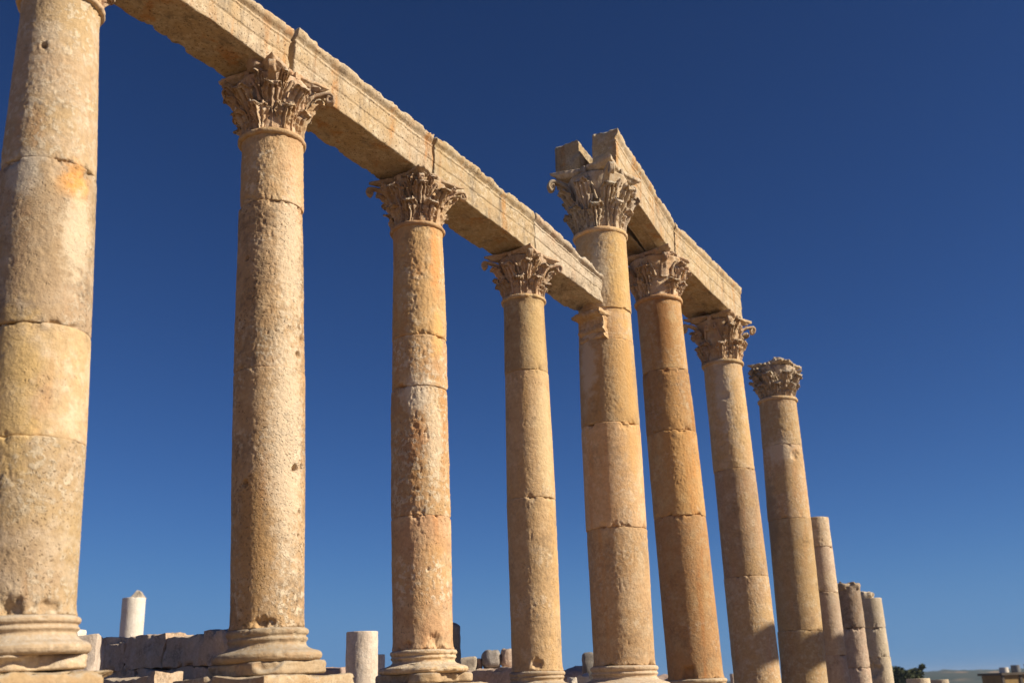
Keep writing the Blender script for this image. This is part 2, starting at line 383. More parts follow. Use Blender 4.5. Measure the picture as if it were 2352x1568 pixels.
def volute_mesh(name, seed, mat, reach=.90, er=1.0, cut=1.0):
    b0, b1, b2, b3 = (.50, .40), (.54, .66), (.64, .80), (reach - .09, .815)
    q = np.linspace(0, 1, 22)[:, None]
    bez = (1 - q) ** 3 * np.array(b0) + 3 * (1 - q) ** 2 * q * np.array(b1) + 3 * (1 - q) * q ** 2 * np.array(b2) + q ** 3 * np.array(b3)
    c = np.array([reach - .075, .735]); a = np.linspace(math.radians(98), math.radians(98 - 520 * cut), 46); rr = np.linspace(.080, .018, 46)
    sp = c + np.stack([np.cos(a), np.sin(a)], 1) * rr[:, None]
    path = np.concatenate([bez[:-1], sp]); n = len(path)
    tg = np.gradient(path, axis=0); tg /= np.linalg.norm(tg, axis=1)[:, None]; nm = np.stack([tg[:, 1], -tg[:, 0]], 1)
    w = np.interp(np.arange(n), [0, 20, n], [.085, .060, .048]); th = np.interp(np.arange(n), [0, 20, n], [.030, .022, .013])
    sec = []
    for (sy, st) in ((-1, -1), (-.5, -1.25), (0, -.8), (.5, -1.25), (1, -1), (1, 1), (.5, 1.15), (0, .6), (-.5, 1.15), (-1, 1)):
        p = path + nm * (st * th)[:, None]; sec.append(np.stack([p[:, 0], sy * w, p[:, 1]], 1))
    P = np.stack(sec, 1); k = P.shape[1]; V = P.reshape(-1, 3)
    V = V + vnoise(V, 9, 3, seed) * .012 * er
    F = quads(n, k, True); F = np.concatenate([F, np.array([[0, 1, 8, 9], [1, 2, 7, 8], [2, 3, 6, 7], [3, 4, 5, 6]])])
    # solid eye of the volute
    th_ = np.linspace(0, 2 * math.pi, 14, endpoint=False); rows = []
    for y, r_ in ((-.038, .004), (-.038, .04), (-.026, .068), (.026, .068), (.038, .04), (.038, .004)):
        rows.append(np.stack([c[0] + r_ * np.cos(th_), np.full(14, y), c[1] + r_ * np.sin(th_)], 1))
    E_ = np.concatenate(rows); FE = quads(6, 14, True)
    A = Acc(); A.add(V, F); A.add(E_, FE)
    o = A.build(name, mat); me = o.data; bpy.data.objects.remove(o); return me
def helix_mesh(name, seed, mat, er=1.0):
    """inner spiral stem rising on the face of the bell, curling towards the middle of the side"""
    q = np.linspace(0, 1, 16); a0 = np.interp(q, [0, .6, 1], [.42, .33, .22]); z = .42 + .30 * q
    a = list(a0); zz = list(z)
    ca, cz = .19, .69
    for s_, r_ in zip(np.linspace(math.radians(70), math.radians(70 + 430), 34), np.linspace(.058, .014, 34)):
        a.append(ca + r_ * math.cos(s_) * 1.4); zz.append(cz + r_ * math.sin(s_))
    a = np.array(a); zz = np.array(zz); n = len(a)
    R = bell_r(zz) + .045
    path = np.stack([R * np.cos(a), R * np.sin(a), zz], 1)
    tg = np.gradient(path, axis=0); tg /= np.linalg.norm(tg, axis=1)[:, None] + 1e-9
    ra = path * np.array([1, 1, 0]); ra /= np.linalg.norm(ra, axis=1)[:, None]
    sd_ = np.cross(tg, ra)
    th = np.linspace(0, 2 * math.pi, 8, endpoint=False); wv = np.linspace(.030, .013, n)[:, None]
    P = np.stack([path + ra * (math.cos(t_) * .036 - .01) + sd_ * math.sin(t_) * wv for t_ in th], 1)
    V = P.reshape(-1, 3); V = V + vnoise(V, 9, 3, seed) * .010 * er
    o = mesh_obj(name, V, quads(n, 8, True), mat); me = o.data; bpy.data.objects.remove(o); return me
def abacus_obj(parent, seed, mat, corners, z0=.855, z1=.955, mid=.575, reach=1.06, er=1.0):
    nth = 192; th = np.linspace(0, 2 * math.pi, nth, endpoint=False)
    # square of concave sides, cut corners
    d = (th + math.pi / 4) % (math.pi / 2) - math.pi / 4       # angle from the middle of a side
    x = np.tan(d); conc = mid + (.70 - mid) * np.clip(np.abs(x), 0, 1) ** 2
    rad = conc / np.cos(d)
    cut = (reach - .03) / np.cos(math.pi / 4 - np.abs(d))
    rad = np.minimum(rad, cut)
    f = np.ones(nth)
    for k, v in enumerate(corners):                          # corner k at 45+90k degrees; 1 whole, less is broken away
        da = np.abs((th - math.radians(45 + 90 * k) + math.pi) % (2 * math.pi) - math.pi)
        lim = reach * v + .04 * np.sin(da * 23 + seed + k)
        rad = np.where(da < math.radians(28), np.minimum(rad, lim / np.cos(da * .8)), rad)
    prof = [(0, .80), (.12, .86), (.3, .90), (.45, .945), (.5, .955), (.52, .985), (.7, 1.0), (.95, 1.0), (1, .975)]
    s = np.linspace(0, 1, 22); pr = np.interp(s, [p[0] for p in prof], [p[1] for p in prof])
    R = rad[None, :] * pr[:, None]; Z = np.repeat((z0 + (z1 - z0) * s)[:, None], nth, 1)
    P = np.stack([R * np.cos(th), R * np.sin(th), Z], -1); sh = P.shape[:2]; p = P.reshape(-1, 3)
    nz = fbm(p, 6, 4, seed, .6).reshape(sh); nb = fbm(p, 2.6, 3, seed + 3).reshape(sh)
    R = R + nz * .018 * er - sstep(.3, .8, nb) * .06 * er
    P = np.stack([R * np.cos(th), R * np.sin(th), Z + (fbm(p, 5, 3, seed + 8).reshape(sh)) * .012 * er * (s < .9)[:, None]], -1)
    V, F = lathe_grid(P); return mesh_obj('abacus', V, F, mat, parent)
def bell_obj(parent, seed, mat, er=1.0, ztop=.84):
    z = np.linspace(-.02, ztop, 40); th = np.linspace(0, 2 * math.pi, 96, endpoint=False)
    Z, T = np.meshgrid(z, th, indexing='ij'); R = bell_r(Z)
    p = np.stack([R * np.cos(T), R * np.sin(T), Z], -1).reshape(-1, 3)
    R = R + fbm(p, 6, 4, seed, .6).reshape(Z.shape) * .018 * er
    V, F = lathe_grid(np.stack([R * np.cos(T), R * np.sin(T), Z], -1)); return mesh_obj('bell', V, F, mat, parent)
LEAF = {}
def leaf_set(mk, er):
    key = (mk, er)
    if key not in LEAF:
        m = MS[mk]; so_ = int(er * 100)
        LEAF[key] = dict(
            l1=[leaf_mesh('acanthus_leaf', .0, .36, .165, .11, so_ + 10 + k, er, m, 4.0, .10) for k in range(4)],
            l2=[leaf_mesh('acanthus_leaf', .05, .63, .165, .14, so_ + 30 + k, er, m, 5.0, .19) for k in range(4)],
            l3=[leaf_mesh('acanthus_leaf', .44, .34, .085, .13, so_ + 50 + k, er, m, 3.0, .16) for k in range(3)],
            vo=[volute_mesh('volute', so_ + 70 + k, m, 1.04, er) for k in range(3)],
            vs=[volute_mesh('volute', so_ + 80 + k, m, .84, er, .35) for k in range(2)],
            hx=[helix_mesh('helix_stem', so_ + 90 + k, m, er) for k in range(2)])
    return LEAF[key]
def capital(col, z, D, Hc, rot, seed, mk, corners, er=1.0, drop=(), helix=True, bare=0.0):
    rnd = random.Random(seed); S = leaf_set(mk, er)
    c = bpy.data.objects.new('capital', None); COL.objects.link(c); c.parent = col
    c.empty_display_size = .2
    c.location = (0, 0, z); c.rotation_euler = (0, 0, rot); c.scale = (D, D, Hc / .955)
    bell_obj(c, seed, MS[mk], er)
    abacus_obj(c, seed + 2, MS[mk], corners, er=er)
    for k in range(8):
        if ('1', k) not in drop: inst('acanthus_leaf', S['l1'][rnd.randrange(4)], c, rz=math.radians(45 * k + 22.5 + rnd.uniform(-3, 3)), sc=(rnd.uniform(.95, 1.06), 1, rnd.uniform(.88, 1.08)))
        if ('2', k) not in drop: inst('acanthus_leaf', S['l2'][rnd.randrange(4)], c, rz=math.radians(45 * k + rnd.uniform(-3, 3)), sc=(rnd.uniform(.92, 1.05), 1, rnd.uniform(.86, 1.06)))
    for k in range(4):
        a = math.radians(45 + 90 * k)
        for sg in (-1, 1):
            if ('3', k) not in drop and rnd.random() > bare: inst('acanthus_leaf', S['l3'][rnd.randrange(3)], c, rz=a + sg * math.radians(17 + rnd.uniform(-2, 2)))
        if corners[k] > .95: inst('volute', S['vo'][rnd.randrange(3)], c, rz=a)
        elif corners[k] > .8: inst('volute', S['vs'][rnd.randrange(2)], c, rz=a)
        if helix:
            b = math.radians(90 * k)
            inst('helix_stem', S['hx'][0], c, rz=b); inst('helix_stem', S['hx'][1], c, rz=b, sc=(1, -1, 1))
            f, ff = rough_block(.07, .11, .12, .025, .045, .015, seed + k, .03, 6)
            fo = mesh_obj('fleuron', f, ff, MS[mk], c); fo.location = (math.cos(b) * .565, math.sin(b) * .565, .825); fo.rotation_euler = (0, 0, b)
    return c

# ------------------------------------------------------------------ the colonnade
# axis at two heights, astragal y, torus-top y, [(y, width px)], joints y, distance factor
COLS = {
 'A': dict(ax=((138, 60), (42, 1380)), top=-18, bot=1410, w=[(60, 168), (370, 201), (740, 225), (1000, 240), (1380, 247)], j=[358, 738, 1000], k=1.0),
 'B': dict(ax=((625, 330), (615, 1400)), top=307, bot=1440, w=[(330, 136), (840, 160), (1080, 165), (1400, 166)], j=[450, 838], k=1.0),
 'C': dict(ax=((959, 540), (972, 1440)), top=517, bot=1490, w=[(540, 112), (880, 128), (1180, 137), (1440, 137)], j=[762, 880, 1180], k=1.0),
 'D': dict(ax=((1202.5, 690), (1232, 1500)), top=682, bot=1540, w=[(690, 91), (840, 99), (1130, 112), (1500, 115)], j=[843, 1138], k=1.0),
 'E': dict(ax=((1379, 550), (1432, 1500)), top=530, bot=1527, w=[(550, 114), (780, 124), (970, 134), (1210, 138), (1500, 140)], j=[706, 777, 970, 1210], k=.955),
 'F': dict(ax=((1512.5, 700), (1593, 1500)), top=684, bot=1558, w=[(700, 100), (840, 103), (985, 112), (1180, 118), (1500, 125)], j=[845, 988, 1183], k=.985),
 'G': dict(ax=((1661, 850), (1733, 1500)), top=830, bot=1600, w=[(850, 86), (1075, 93), (1320, 101), (1500, 105)], j=[1075, 1322], k=1.0),
 'H': dict(ax=((1786, 920), (1846, 1540)), top=914, bot=1600, w=[(920, 82), (1020, 88), (1190, 96), (1540, 102)], j=[1020, 1190, 1447], k=1.0),
 'I': dict(ax=((1873, 1190), (1912, 1500)), top=1190, bot=1600, w=[(1190, 58), (1500, 60)], j=[1253, 1358, 1503], k=1.0),
 'J': dict(ax=((1945, 1345), (1972, 1560)), top=1347, bot=1600, w=[(1345, 56), (1560, 58)], j=[1440, 1533], k=1.0),
 'K': dict(ax=((1996, 1372), (2023, 1560)), top=1374, bot=1600, w=[(1372, 54), (1560, 56)], j=[1440, 1508], k=1.0),
}
def axx(c, y):
    (x0, y0), (x1, y1) = c['ax']; return x0 + (x1 - x0) * (y - y0) / (y1 - y0)
for key, c in COLS.items():
    Pt = on_plane(axx(c, c['top']), c['top'], row(0), row(10)); hd = math.hypot(Pt[0], Pt[1]) * c['k']
    c['hd'] = hd
    rt_ = .5 * c['w'][0][1] / FPX * hd * .9; rb_ = .5 * c['w'][-1][1] / FPX * hd * .95
    def ax_pt(y, r):                                          # axis point level with the front surface seen at pixel y
        z = at_h(axx(c, y), y, hd - r)[2]; lo, hi = y - 80, y + 80
        for _ in range(40):
            m_ = (lo + hi) / 2
            if at_h(axx(c, m_), m_, hd)[2] > z: lo = m_
            else: hi = m_
        return at_h(axx(c, m_), m_, hd)
    c['Pt'] = ax_pt(c['top'], rt_ if c['top'] < 1100 else 0); c['Pb'] = ax_pt(c['bot'], rb_)
    c['dir'] = math.atan2(-c['Pb'][1], -c['Pb'][0])       # direction (angle) towards the camera
def zr(c, y, r=None):              # local z on the column of the front surface point at pixel y
    r = .42 if r is None else r
    return at_h(axx(c, y), y, c['hd'] - r)[2] - c['Pb'][2]
def dent(c, x, y, rad, dep, hard=.3):
    """a hole at pixel (x, y): local height and angle on the shaft"""
    w = np.interp(y, [q[0] for q in c['w']], [q[1] for q in c['w']])
    s = max(-.98, min(.98, (x - axx(c, y)) / (w / 2)))
    return (zr(c, y), c['dir'] + math.asin(s), rad, dep, hard)
def column(key, name, label, mk, seed, rough=1.0, chips=1.0, ring=.02, nth=200, group=None, dents=(), base=True, plr=None, bw=1.0, base_h=.5, capital_top=True, gap=()):
    c = COLS[key]; Pt, Pb = c['Pt'], c['Pb']
    t = thing(name, label, 'column', Pb, group)
    ax = Vector(Pt - Pb); t.rotation_euler = Vector((0, 0, 1)).rotation_difference(ax.normalized()).to_euler()
    Hs = ax.length
    f = []
    for (y, w) in c['w']:
        z = at_h(axx(c, y), y, c['hd'])[2] - Pb[2]
        P = at_h(axx(c, y), y, c['hd']) - CAM; f.append((z, px_r(w, P @ FWD)))
    f.sort(); rf = (np.array([q[0] for q in f]), np.array([q[1] for q in f]))
    zs = [0.0] + sorted(zr(c, y) for y in c['j']) + [Hs]
    rnd = random.Random(seed)
    for i in range(len(zs) - 1):
        z0, z1 = zs[i], zs[i + 1]
        last = i == len(zs) - 2
        V, F = drum_mesh(z0, z1, rf, ring, seed * 13 + i * 7, rough * rnd.choice((.4, .6, .8, 1.0)), chips * rnd.uniform(.3, 1.5), nth,
                         flare0=.02 if (i == 0 and base) else 0, flare1=.02 if (last and capital_top) else 0,
                         dents=[d for d in dents if z0 - .15 < d[0] < z1 + .15])
        V = V * np.array([1 + (0 if last or i == 0 else rnd.uniform(-.012, .012))] * 2 + [1])
        o = mesh_obj('shaft_drum', V, F, MS[mk], t); o.location = (rnd.uniform(-.009, .009), rnd.uniform(-.009, .009), 0)
    R0_, R1_ = rf[1][0], rf[1][-1]
    if base:
        (V1, F1), (V2, F2) = attic_base(R0_ / 1.0, base_h, seed + 40, (plr or R0_ * 1.33) * (.5 + .5 * bw), bw=bw)
        b = mesh_obj('column_base', V1, F1, MS['base'], t)
        p = mesh_obj('plinth', V2, F2, MS['base'], b); p.rotation_euler = (0, 0, math.pi / 2 - AZ)
    if capital_top:
        th = np.linspace(0, 2 * math.pi, 120, endpoint=False); ph = np.linspace(-100, 100, 12) * math.pi / 180
        rr = R1_ + .012 + .034 * np.cos(ph); zz = Hs + .005 + .034 * np.sin(ph) * R1_ / .34
        Rg, Tg = np.meshgrid(rr, th, indexing='ij'); Zg = np.repeat(zz[:, None], 120, 1)
        p = np.stack([Rg * np.cos(Tg), Rg * np.sin(Tg), Zg], -1).reshape(-1, 3)
        Rg = Rg + fbm(p, 8, 3, seed + 60).reshape(Rg.shape) * .008 - sstep(.3, .7, fbm(p, 2, 3, seed + 61).reshape(Rg.shape)) * .025
        V, F = lathe_grid(np.stack([Rg * np.cos(Tg), Rg * np.sin(Tg), Zg], -1)); mesh_obj('astragal', V, F, MS[mk], t)
    c['drums'] = [q for q in t.children if q.name.startswith('shaft_drum')]
    c['obj'] = t; c['Hs'] = Hs; c['R1'] = R1_; c['R0'] = R0_
    return t
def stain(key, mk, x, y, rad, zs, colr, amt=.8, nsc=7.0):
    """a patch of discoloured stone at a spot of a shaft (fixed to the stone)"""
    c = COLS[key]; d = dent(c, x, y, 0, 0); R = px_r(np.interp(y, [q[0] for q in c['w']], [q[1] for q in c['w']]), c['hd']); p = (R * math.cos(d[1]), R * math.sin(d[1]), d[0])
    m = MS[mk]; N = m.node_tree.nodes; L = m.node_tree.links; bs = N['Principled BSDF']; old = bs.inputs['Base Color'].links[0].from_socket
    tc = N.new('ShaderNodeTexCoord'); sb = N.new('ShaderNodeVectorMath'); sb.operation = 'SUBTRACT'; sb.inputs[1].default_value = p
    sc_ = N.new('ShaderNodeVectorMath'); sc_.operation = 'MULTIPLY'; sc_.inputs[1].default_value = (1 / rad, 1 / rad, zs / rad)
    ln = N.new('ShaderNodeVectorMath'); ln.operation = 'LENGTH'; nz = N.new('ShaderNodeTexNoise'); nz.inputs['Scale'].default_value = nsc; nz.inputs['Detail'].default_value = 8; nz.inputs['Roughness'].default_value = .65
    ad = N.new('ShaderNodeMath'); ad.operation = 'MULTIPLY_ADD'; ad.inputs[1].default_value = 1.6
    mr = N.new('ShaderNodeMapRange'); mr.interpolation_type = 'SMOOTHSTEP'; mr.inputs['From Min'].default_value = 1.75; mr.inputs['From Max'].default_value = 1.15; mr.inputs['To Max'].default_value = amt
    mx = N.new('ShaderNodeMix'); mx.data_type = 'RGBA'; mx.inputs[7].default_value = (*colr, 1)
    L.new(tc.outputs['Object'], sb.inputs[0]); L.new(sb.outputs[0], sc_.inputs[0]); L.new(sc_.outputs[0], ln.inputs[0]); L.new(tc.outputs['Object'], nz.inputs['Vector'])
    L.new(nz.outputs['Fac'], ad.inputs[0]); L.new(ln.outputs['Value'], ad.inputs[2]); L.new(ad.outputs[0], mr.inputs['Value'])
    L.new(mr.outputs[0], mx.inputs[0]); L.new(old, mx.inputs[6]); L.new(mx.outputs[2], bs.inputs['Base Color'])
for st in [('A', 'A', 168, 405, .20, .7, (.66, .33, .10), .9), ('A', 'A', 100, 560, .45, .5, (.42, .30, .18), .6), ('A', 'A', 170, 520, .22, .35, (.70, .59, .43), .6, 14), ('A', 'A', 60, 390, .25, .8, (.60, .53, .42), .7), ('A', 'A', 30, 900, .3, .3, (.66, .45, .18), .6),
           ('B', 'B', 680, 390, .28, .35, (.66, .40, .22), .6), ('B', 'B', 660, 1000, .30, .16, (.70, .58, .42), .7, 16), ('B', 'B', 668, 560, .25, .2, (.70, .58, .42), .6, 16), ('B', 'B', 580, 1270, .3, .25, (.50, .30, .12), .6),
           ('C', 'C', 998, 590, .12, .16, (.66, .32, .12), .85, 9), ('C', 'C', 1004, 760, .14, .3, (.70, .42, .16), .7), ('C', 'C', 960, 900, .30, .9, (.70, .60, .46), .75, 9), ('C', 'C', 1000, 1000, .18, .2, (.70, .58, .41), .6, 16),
           ('D', 'D', 1235, 760, .22, .2, (.62, .43, .19), .5), ('D', 'D', 1250, 1000, .2, .15, (.64, .49, .28), .6), ('E', 'E', 1425, 620, .34, .25, (.64, .42, .16), .5), ('E', 'E', 1375, 630, .2, .2, (.62, .52, .38), .6), ('E', 'E', 1440, 900, .3, .14, (.64, .38, .14), .5),
           ('E', 'E', 1350, 830, .25, .3, (.62, .52, .40), .7), ('F', 'F', 1520, 740, .22, .2, (.36, .17, .06), .8), ('F', 'F', 1550, 1000, .3, .15, (.58, .33, .12), .5), ('G', 'G', 1662, 900, .25, .2, (.62, .54, .42), .6), ('H', 'H', 1770, 1180, .4, .3, (.24, .18, .12), .6), ('H', 'H', 1790, 1035, .5, 1.2, (.66, .56, .42), .6)]:
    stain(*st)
ROT = math.pi / 2 - AZ             # capital squares follow the row
cA, cB, cC, cD, cE, cF, cG, cH = (COLS[k] for k in 'ABCDEFGH')
GC = 'columns of the ruined colonnade'
column('A', 'corinthian_column', 'thick pale sandstone column cut off by the left edge of the photo', 'A', 1, .9, 1.0, .016, 260, GC, base_h=.41, bw=.6,
       dents=[dent(cA, 107, 97, .03, .06, .5), dent(cA, 150, 385, .16, .02), dent(cA, 190, 378, .1, .035, .2), dent(cA, 15, 1398, .16, .07, .2), dent(cA, 100, 1400, .1, .04, .3)])
column('B', 'corinthian_column', 'pitted flaking column with a deep hole in its right side, under the first carved capital', 'B', 2, .95, 1.0, .013, 300, GC, base_h=.44,
       dents=[dent(cB, 677, 1068, .055, .12, .55), dent(cB, 690, 1062, .03, .06, .5), dent(cB, 572, 580, .03, .06, .5), dent(cB, 566, 1103, .04, .07, .5), dent(cB, 684, 800, .05, .05, .3),
              dent(cB, 697, 760, .10, .04, .2), dent(cB, 600, 1425, .09, .06, .3), dent(cB, 625, 1430, .07, .04, .3), dent(cB, 683, 1225, .025, .05, .4), dent(cB, 686, 1170, .025, .04, .4)])
column('C', 'corinthian_column', 'buff column with orange streaks below its neck, third from the left', 'C', 3, 1.0, 1.0, .018, 220, GC, base_h=.37,
       dents=[dent(cC, 1000, 1470, .12, .05, .3), dent(cC, 940, 1478, .08, .04, .3), dent(cC, 985, 1305, .03, .03), dent(cC, 1036, 1300, .05, .02)])
column('D', 'corinthian_column', 'slender yellow column carrying the last low beam before the taller columns', 'D', 4, .9, .9, .02, 200, GC, base_h=.35,
       dents=[dent(cD, 1215, 1135, .06, .02, .3), dent(cD, 1230, 1525, .10, .05, .3)])
column('E', 'corinthian_column', 'tallest amber column with a carved bracket on its shaft', 'E', 5, .8, 1.1, .022, 220, GC, base_h=.47,
       dents=[dent(cE, 1375, 1340, .05, .02), dent(cE, 1390, 1395, .03, .03)])
column('F', 'corinthian_column', 'rusty orange column in the middle of the double beam', 'F', 6, .8, .8, .024, 190, GC, base_h=.47,
       dents=[dent(cF, 1580, 1548, .16, .10, .45)])
column('G', 'corinthian_column', 'buff column under the right end of the double beam', 'G', 7, .8, .8, .026, 180, GC, base_h=.46,
       dents=[dent(cG, 1664, 905, .14, .03, .3)])
column('H', 'corinthian_column', 'free standing column with a weathered capital and no beam on it', 'H', 8, .9, 1.0, .028, 170, GC, base_h=.46,
       dents=[dent(cH, 1825, 1045, .14, .05, .2)])
GB = 'broken shafts at the far end of the row'
column('I', 'broken_column', 'tallest of the capless broken shafts, close behind the free standing column', 'I', 9, .9, 1.3, .03, 120, GB, capital_top=False, base_h=.4)
column('J', 'broken_column', 'rough grey topped broken shaft between two paler ones', 'I', 10, 1.5, 1.6, .03, 120, GB, capital_top=False, base_h=.4,
       dents=[dent(cH, 1786, 900, .1, .0)])
column('K', 'broken_column', 'cream broken shaft with a stone lump on top, rightmost tall shaft', 'K', 11, .7, 1.5, .03, 120, GB, capital_top=False, base_h=.4,
       dents=[dent(COLS['K'], 2008, 1535, .25, .10, .3)])
# lump on K, uneven top on J
kt = COLS['K']; V, F = rough_block(.34, .34, .24, .03, .10, .05, 3, .06, 5)
o = mesh_obj('broken_top', V, F, MS['K'], kt['obj']); o.location = (-.10, -.05, kt['Hs'] - .06)
jt = COLS['J']; V, F = rough_block(.56, .56, .16, .03, .08, .06, 5, .08, 5)
jt['drums'][-1].data.materials[0] = MS['weather']
o = mesh_obj('broken_top', V, F, MS['weather'], jt['obj']); o.location = (0, 0, jt['Hs'] - .08)

def beam_bottom(key, x, y, o=.30):     # helper for capital heights
    c = COLS[key]; return 0
ZB = {'A': 7.02, 'B': 6.84, 'C': 6.62, 'D': 6.40}
pE, pF, pG = (np.array(COLS[k]['Pt'][:2]) for k in 'EFG')
FO = .44
def tp(x, y, p, q, o=FO): return on_plane(x, y, p + NV * o, q + NV * o)
e_t = tp(1414, 289, pE, pF); e_b = tp(1456, 439, pE, pF); e_b2 = tp(1533, 548, pE, pF); f_t = tp(1548, 506, pE, pF)
sl = (e_b2[2] - e_b[2]) / np.linalg.norm(e_b2[:2] - e_b[:2])
zbE = e_b[2] - sl * np.linalg.norm(e_b[:2] - e_t[:2]); zbF = e_b2[2] + sl * np.linalg.norm(f_t[:2] - e_b2[:2])
f_t2 = tp(1552, 510, pF, pG); g_t = tp(1703, 660, pF, pG); f_b = tp(1569, 600, pF, pG); g_b = tp(1677, 706, pF, pG)
sl2 = (g_b[2] - f_b[2]) / np.linalg.norm(g_b[:2] - f_b[:2])
zbF2 = f_b[2] - sl2 * np.linalg.norm(f_b[:2] - f_t2[:2]); zbG = g_b[2] + sl2 * np.linalg.norm(g_t[:2] - g_b[:2])
E0 = EYE
zbF = zbF2 = min(zbF, zbF2)
ZB.update(E=zbE - E0, F=zbF - E0, G=zbG - E0)
print('beams', ZB, f_t[2], f_t2[2], g_t[2], e_t[2])
CAPH = {k: ZB[k] + E0 - (COLS[k]['Pt'][2] + .03) - .004 for k in ZB}
CAPH['H'] = .88
print('caps', CAPH)
# corner order: 45deg = far street side... corners in row frame: 0 far/back, 1 near/back, 2 near/street, 3 far/street
capital(cA['obj'], cA['Hs'] + .03, cA['R1'] * 2, CAPH['A'], ROT, 11, 'cap', (1, 1, 1, 1))
capital(cB['obj'], cB['Hs'] + .03, cB['R1'] * 2, CAPH['B'], ROT, 12, 'cap', (1, .85, 1, 1), 1.1, drop=(('1', 7),))
capital(cC['obj'], cC['Hs'] + .03, cC['R1'] * 2, CAPH['C'], ROT, 13, 'cap', (1, 1, .86, 1), 1.5, drop=(('2', 3), ('1', 6)))
capital(cD['obj'], cD['Hs'] + .03, cD['R1'] * 2, CAPH['D'], ROT, 14, 'cap', (1, 1, 1, 1), 1.25, bare=.3)
capital(cE['obj'], cE['Hs'] + .03, cE['R1'] * 2, CAPH['E'], ROT, 15, 'capg', (1, 1, 1, .84), .8, bare=1.0)
capital(cF['obj'], cF['Hs'] + .03, cF['R1'] * 2, CAPH['F'], ROT, 16, 'cap', (1, 1, .95, .82), 1.7, bare=.6, drop=(('2', 5), ('1', 4)))
capital(cG['obj'], cG['Hs'] + .03, cG['R1'] * 2, CAPH['G'], ROT, 17, 'cap', (.9, 1, .84, 1), 1.9, bare=.7, drop=(('2', 4), ('2', 6)))
capital(cH['obj'], cH['Hs'] + .03, cH['R1'] * 1.86, CAPH['H'], ROT, 18, 'capg', (.76, .82, .72, .80), 2.2, bare=.6)
V, F = rough_block(.30, .34, .22, .025, .06, .06, 19, .08, 6); o = mesh_obj('broken_top', V, F, MS['capg'], cH['obj']); o.location = (.05, -.05, cH['Hs'] + CAPH['H'] - .03)

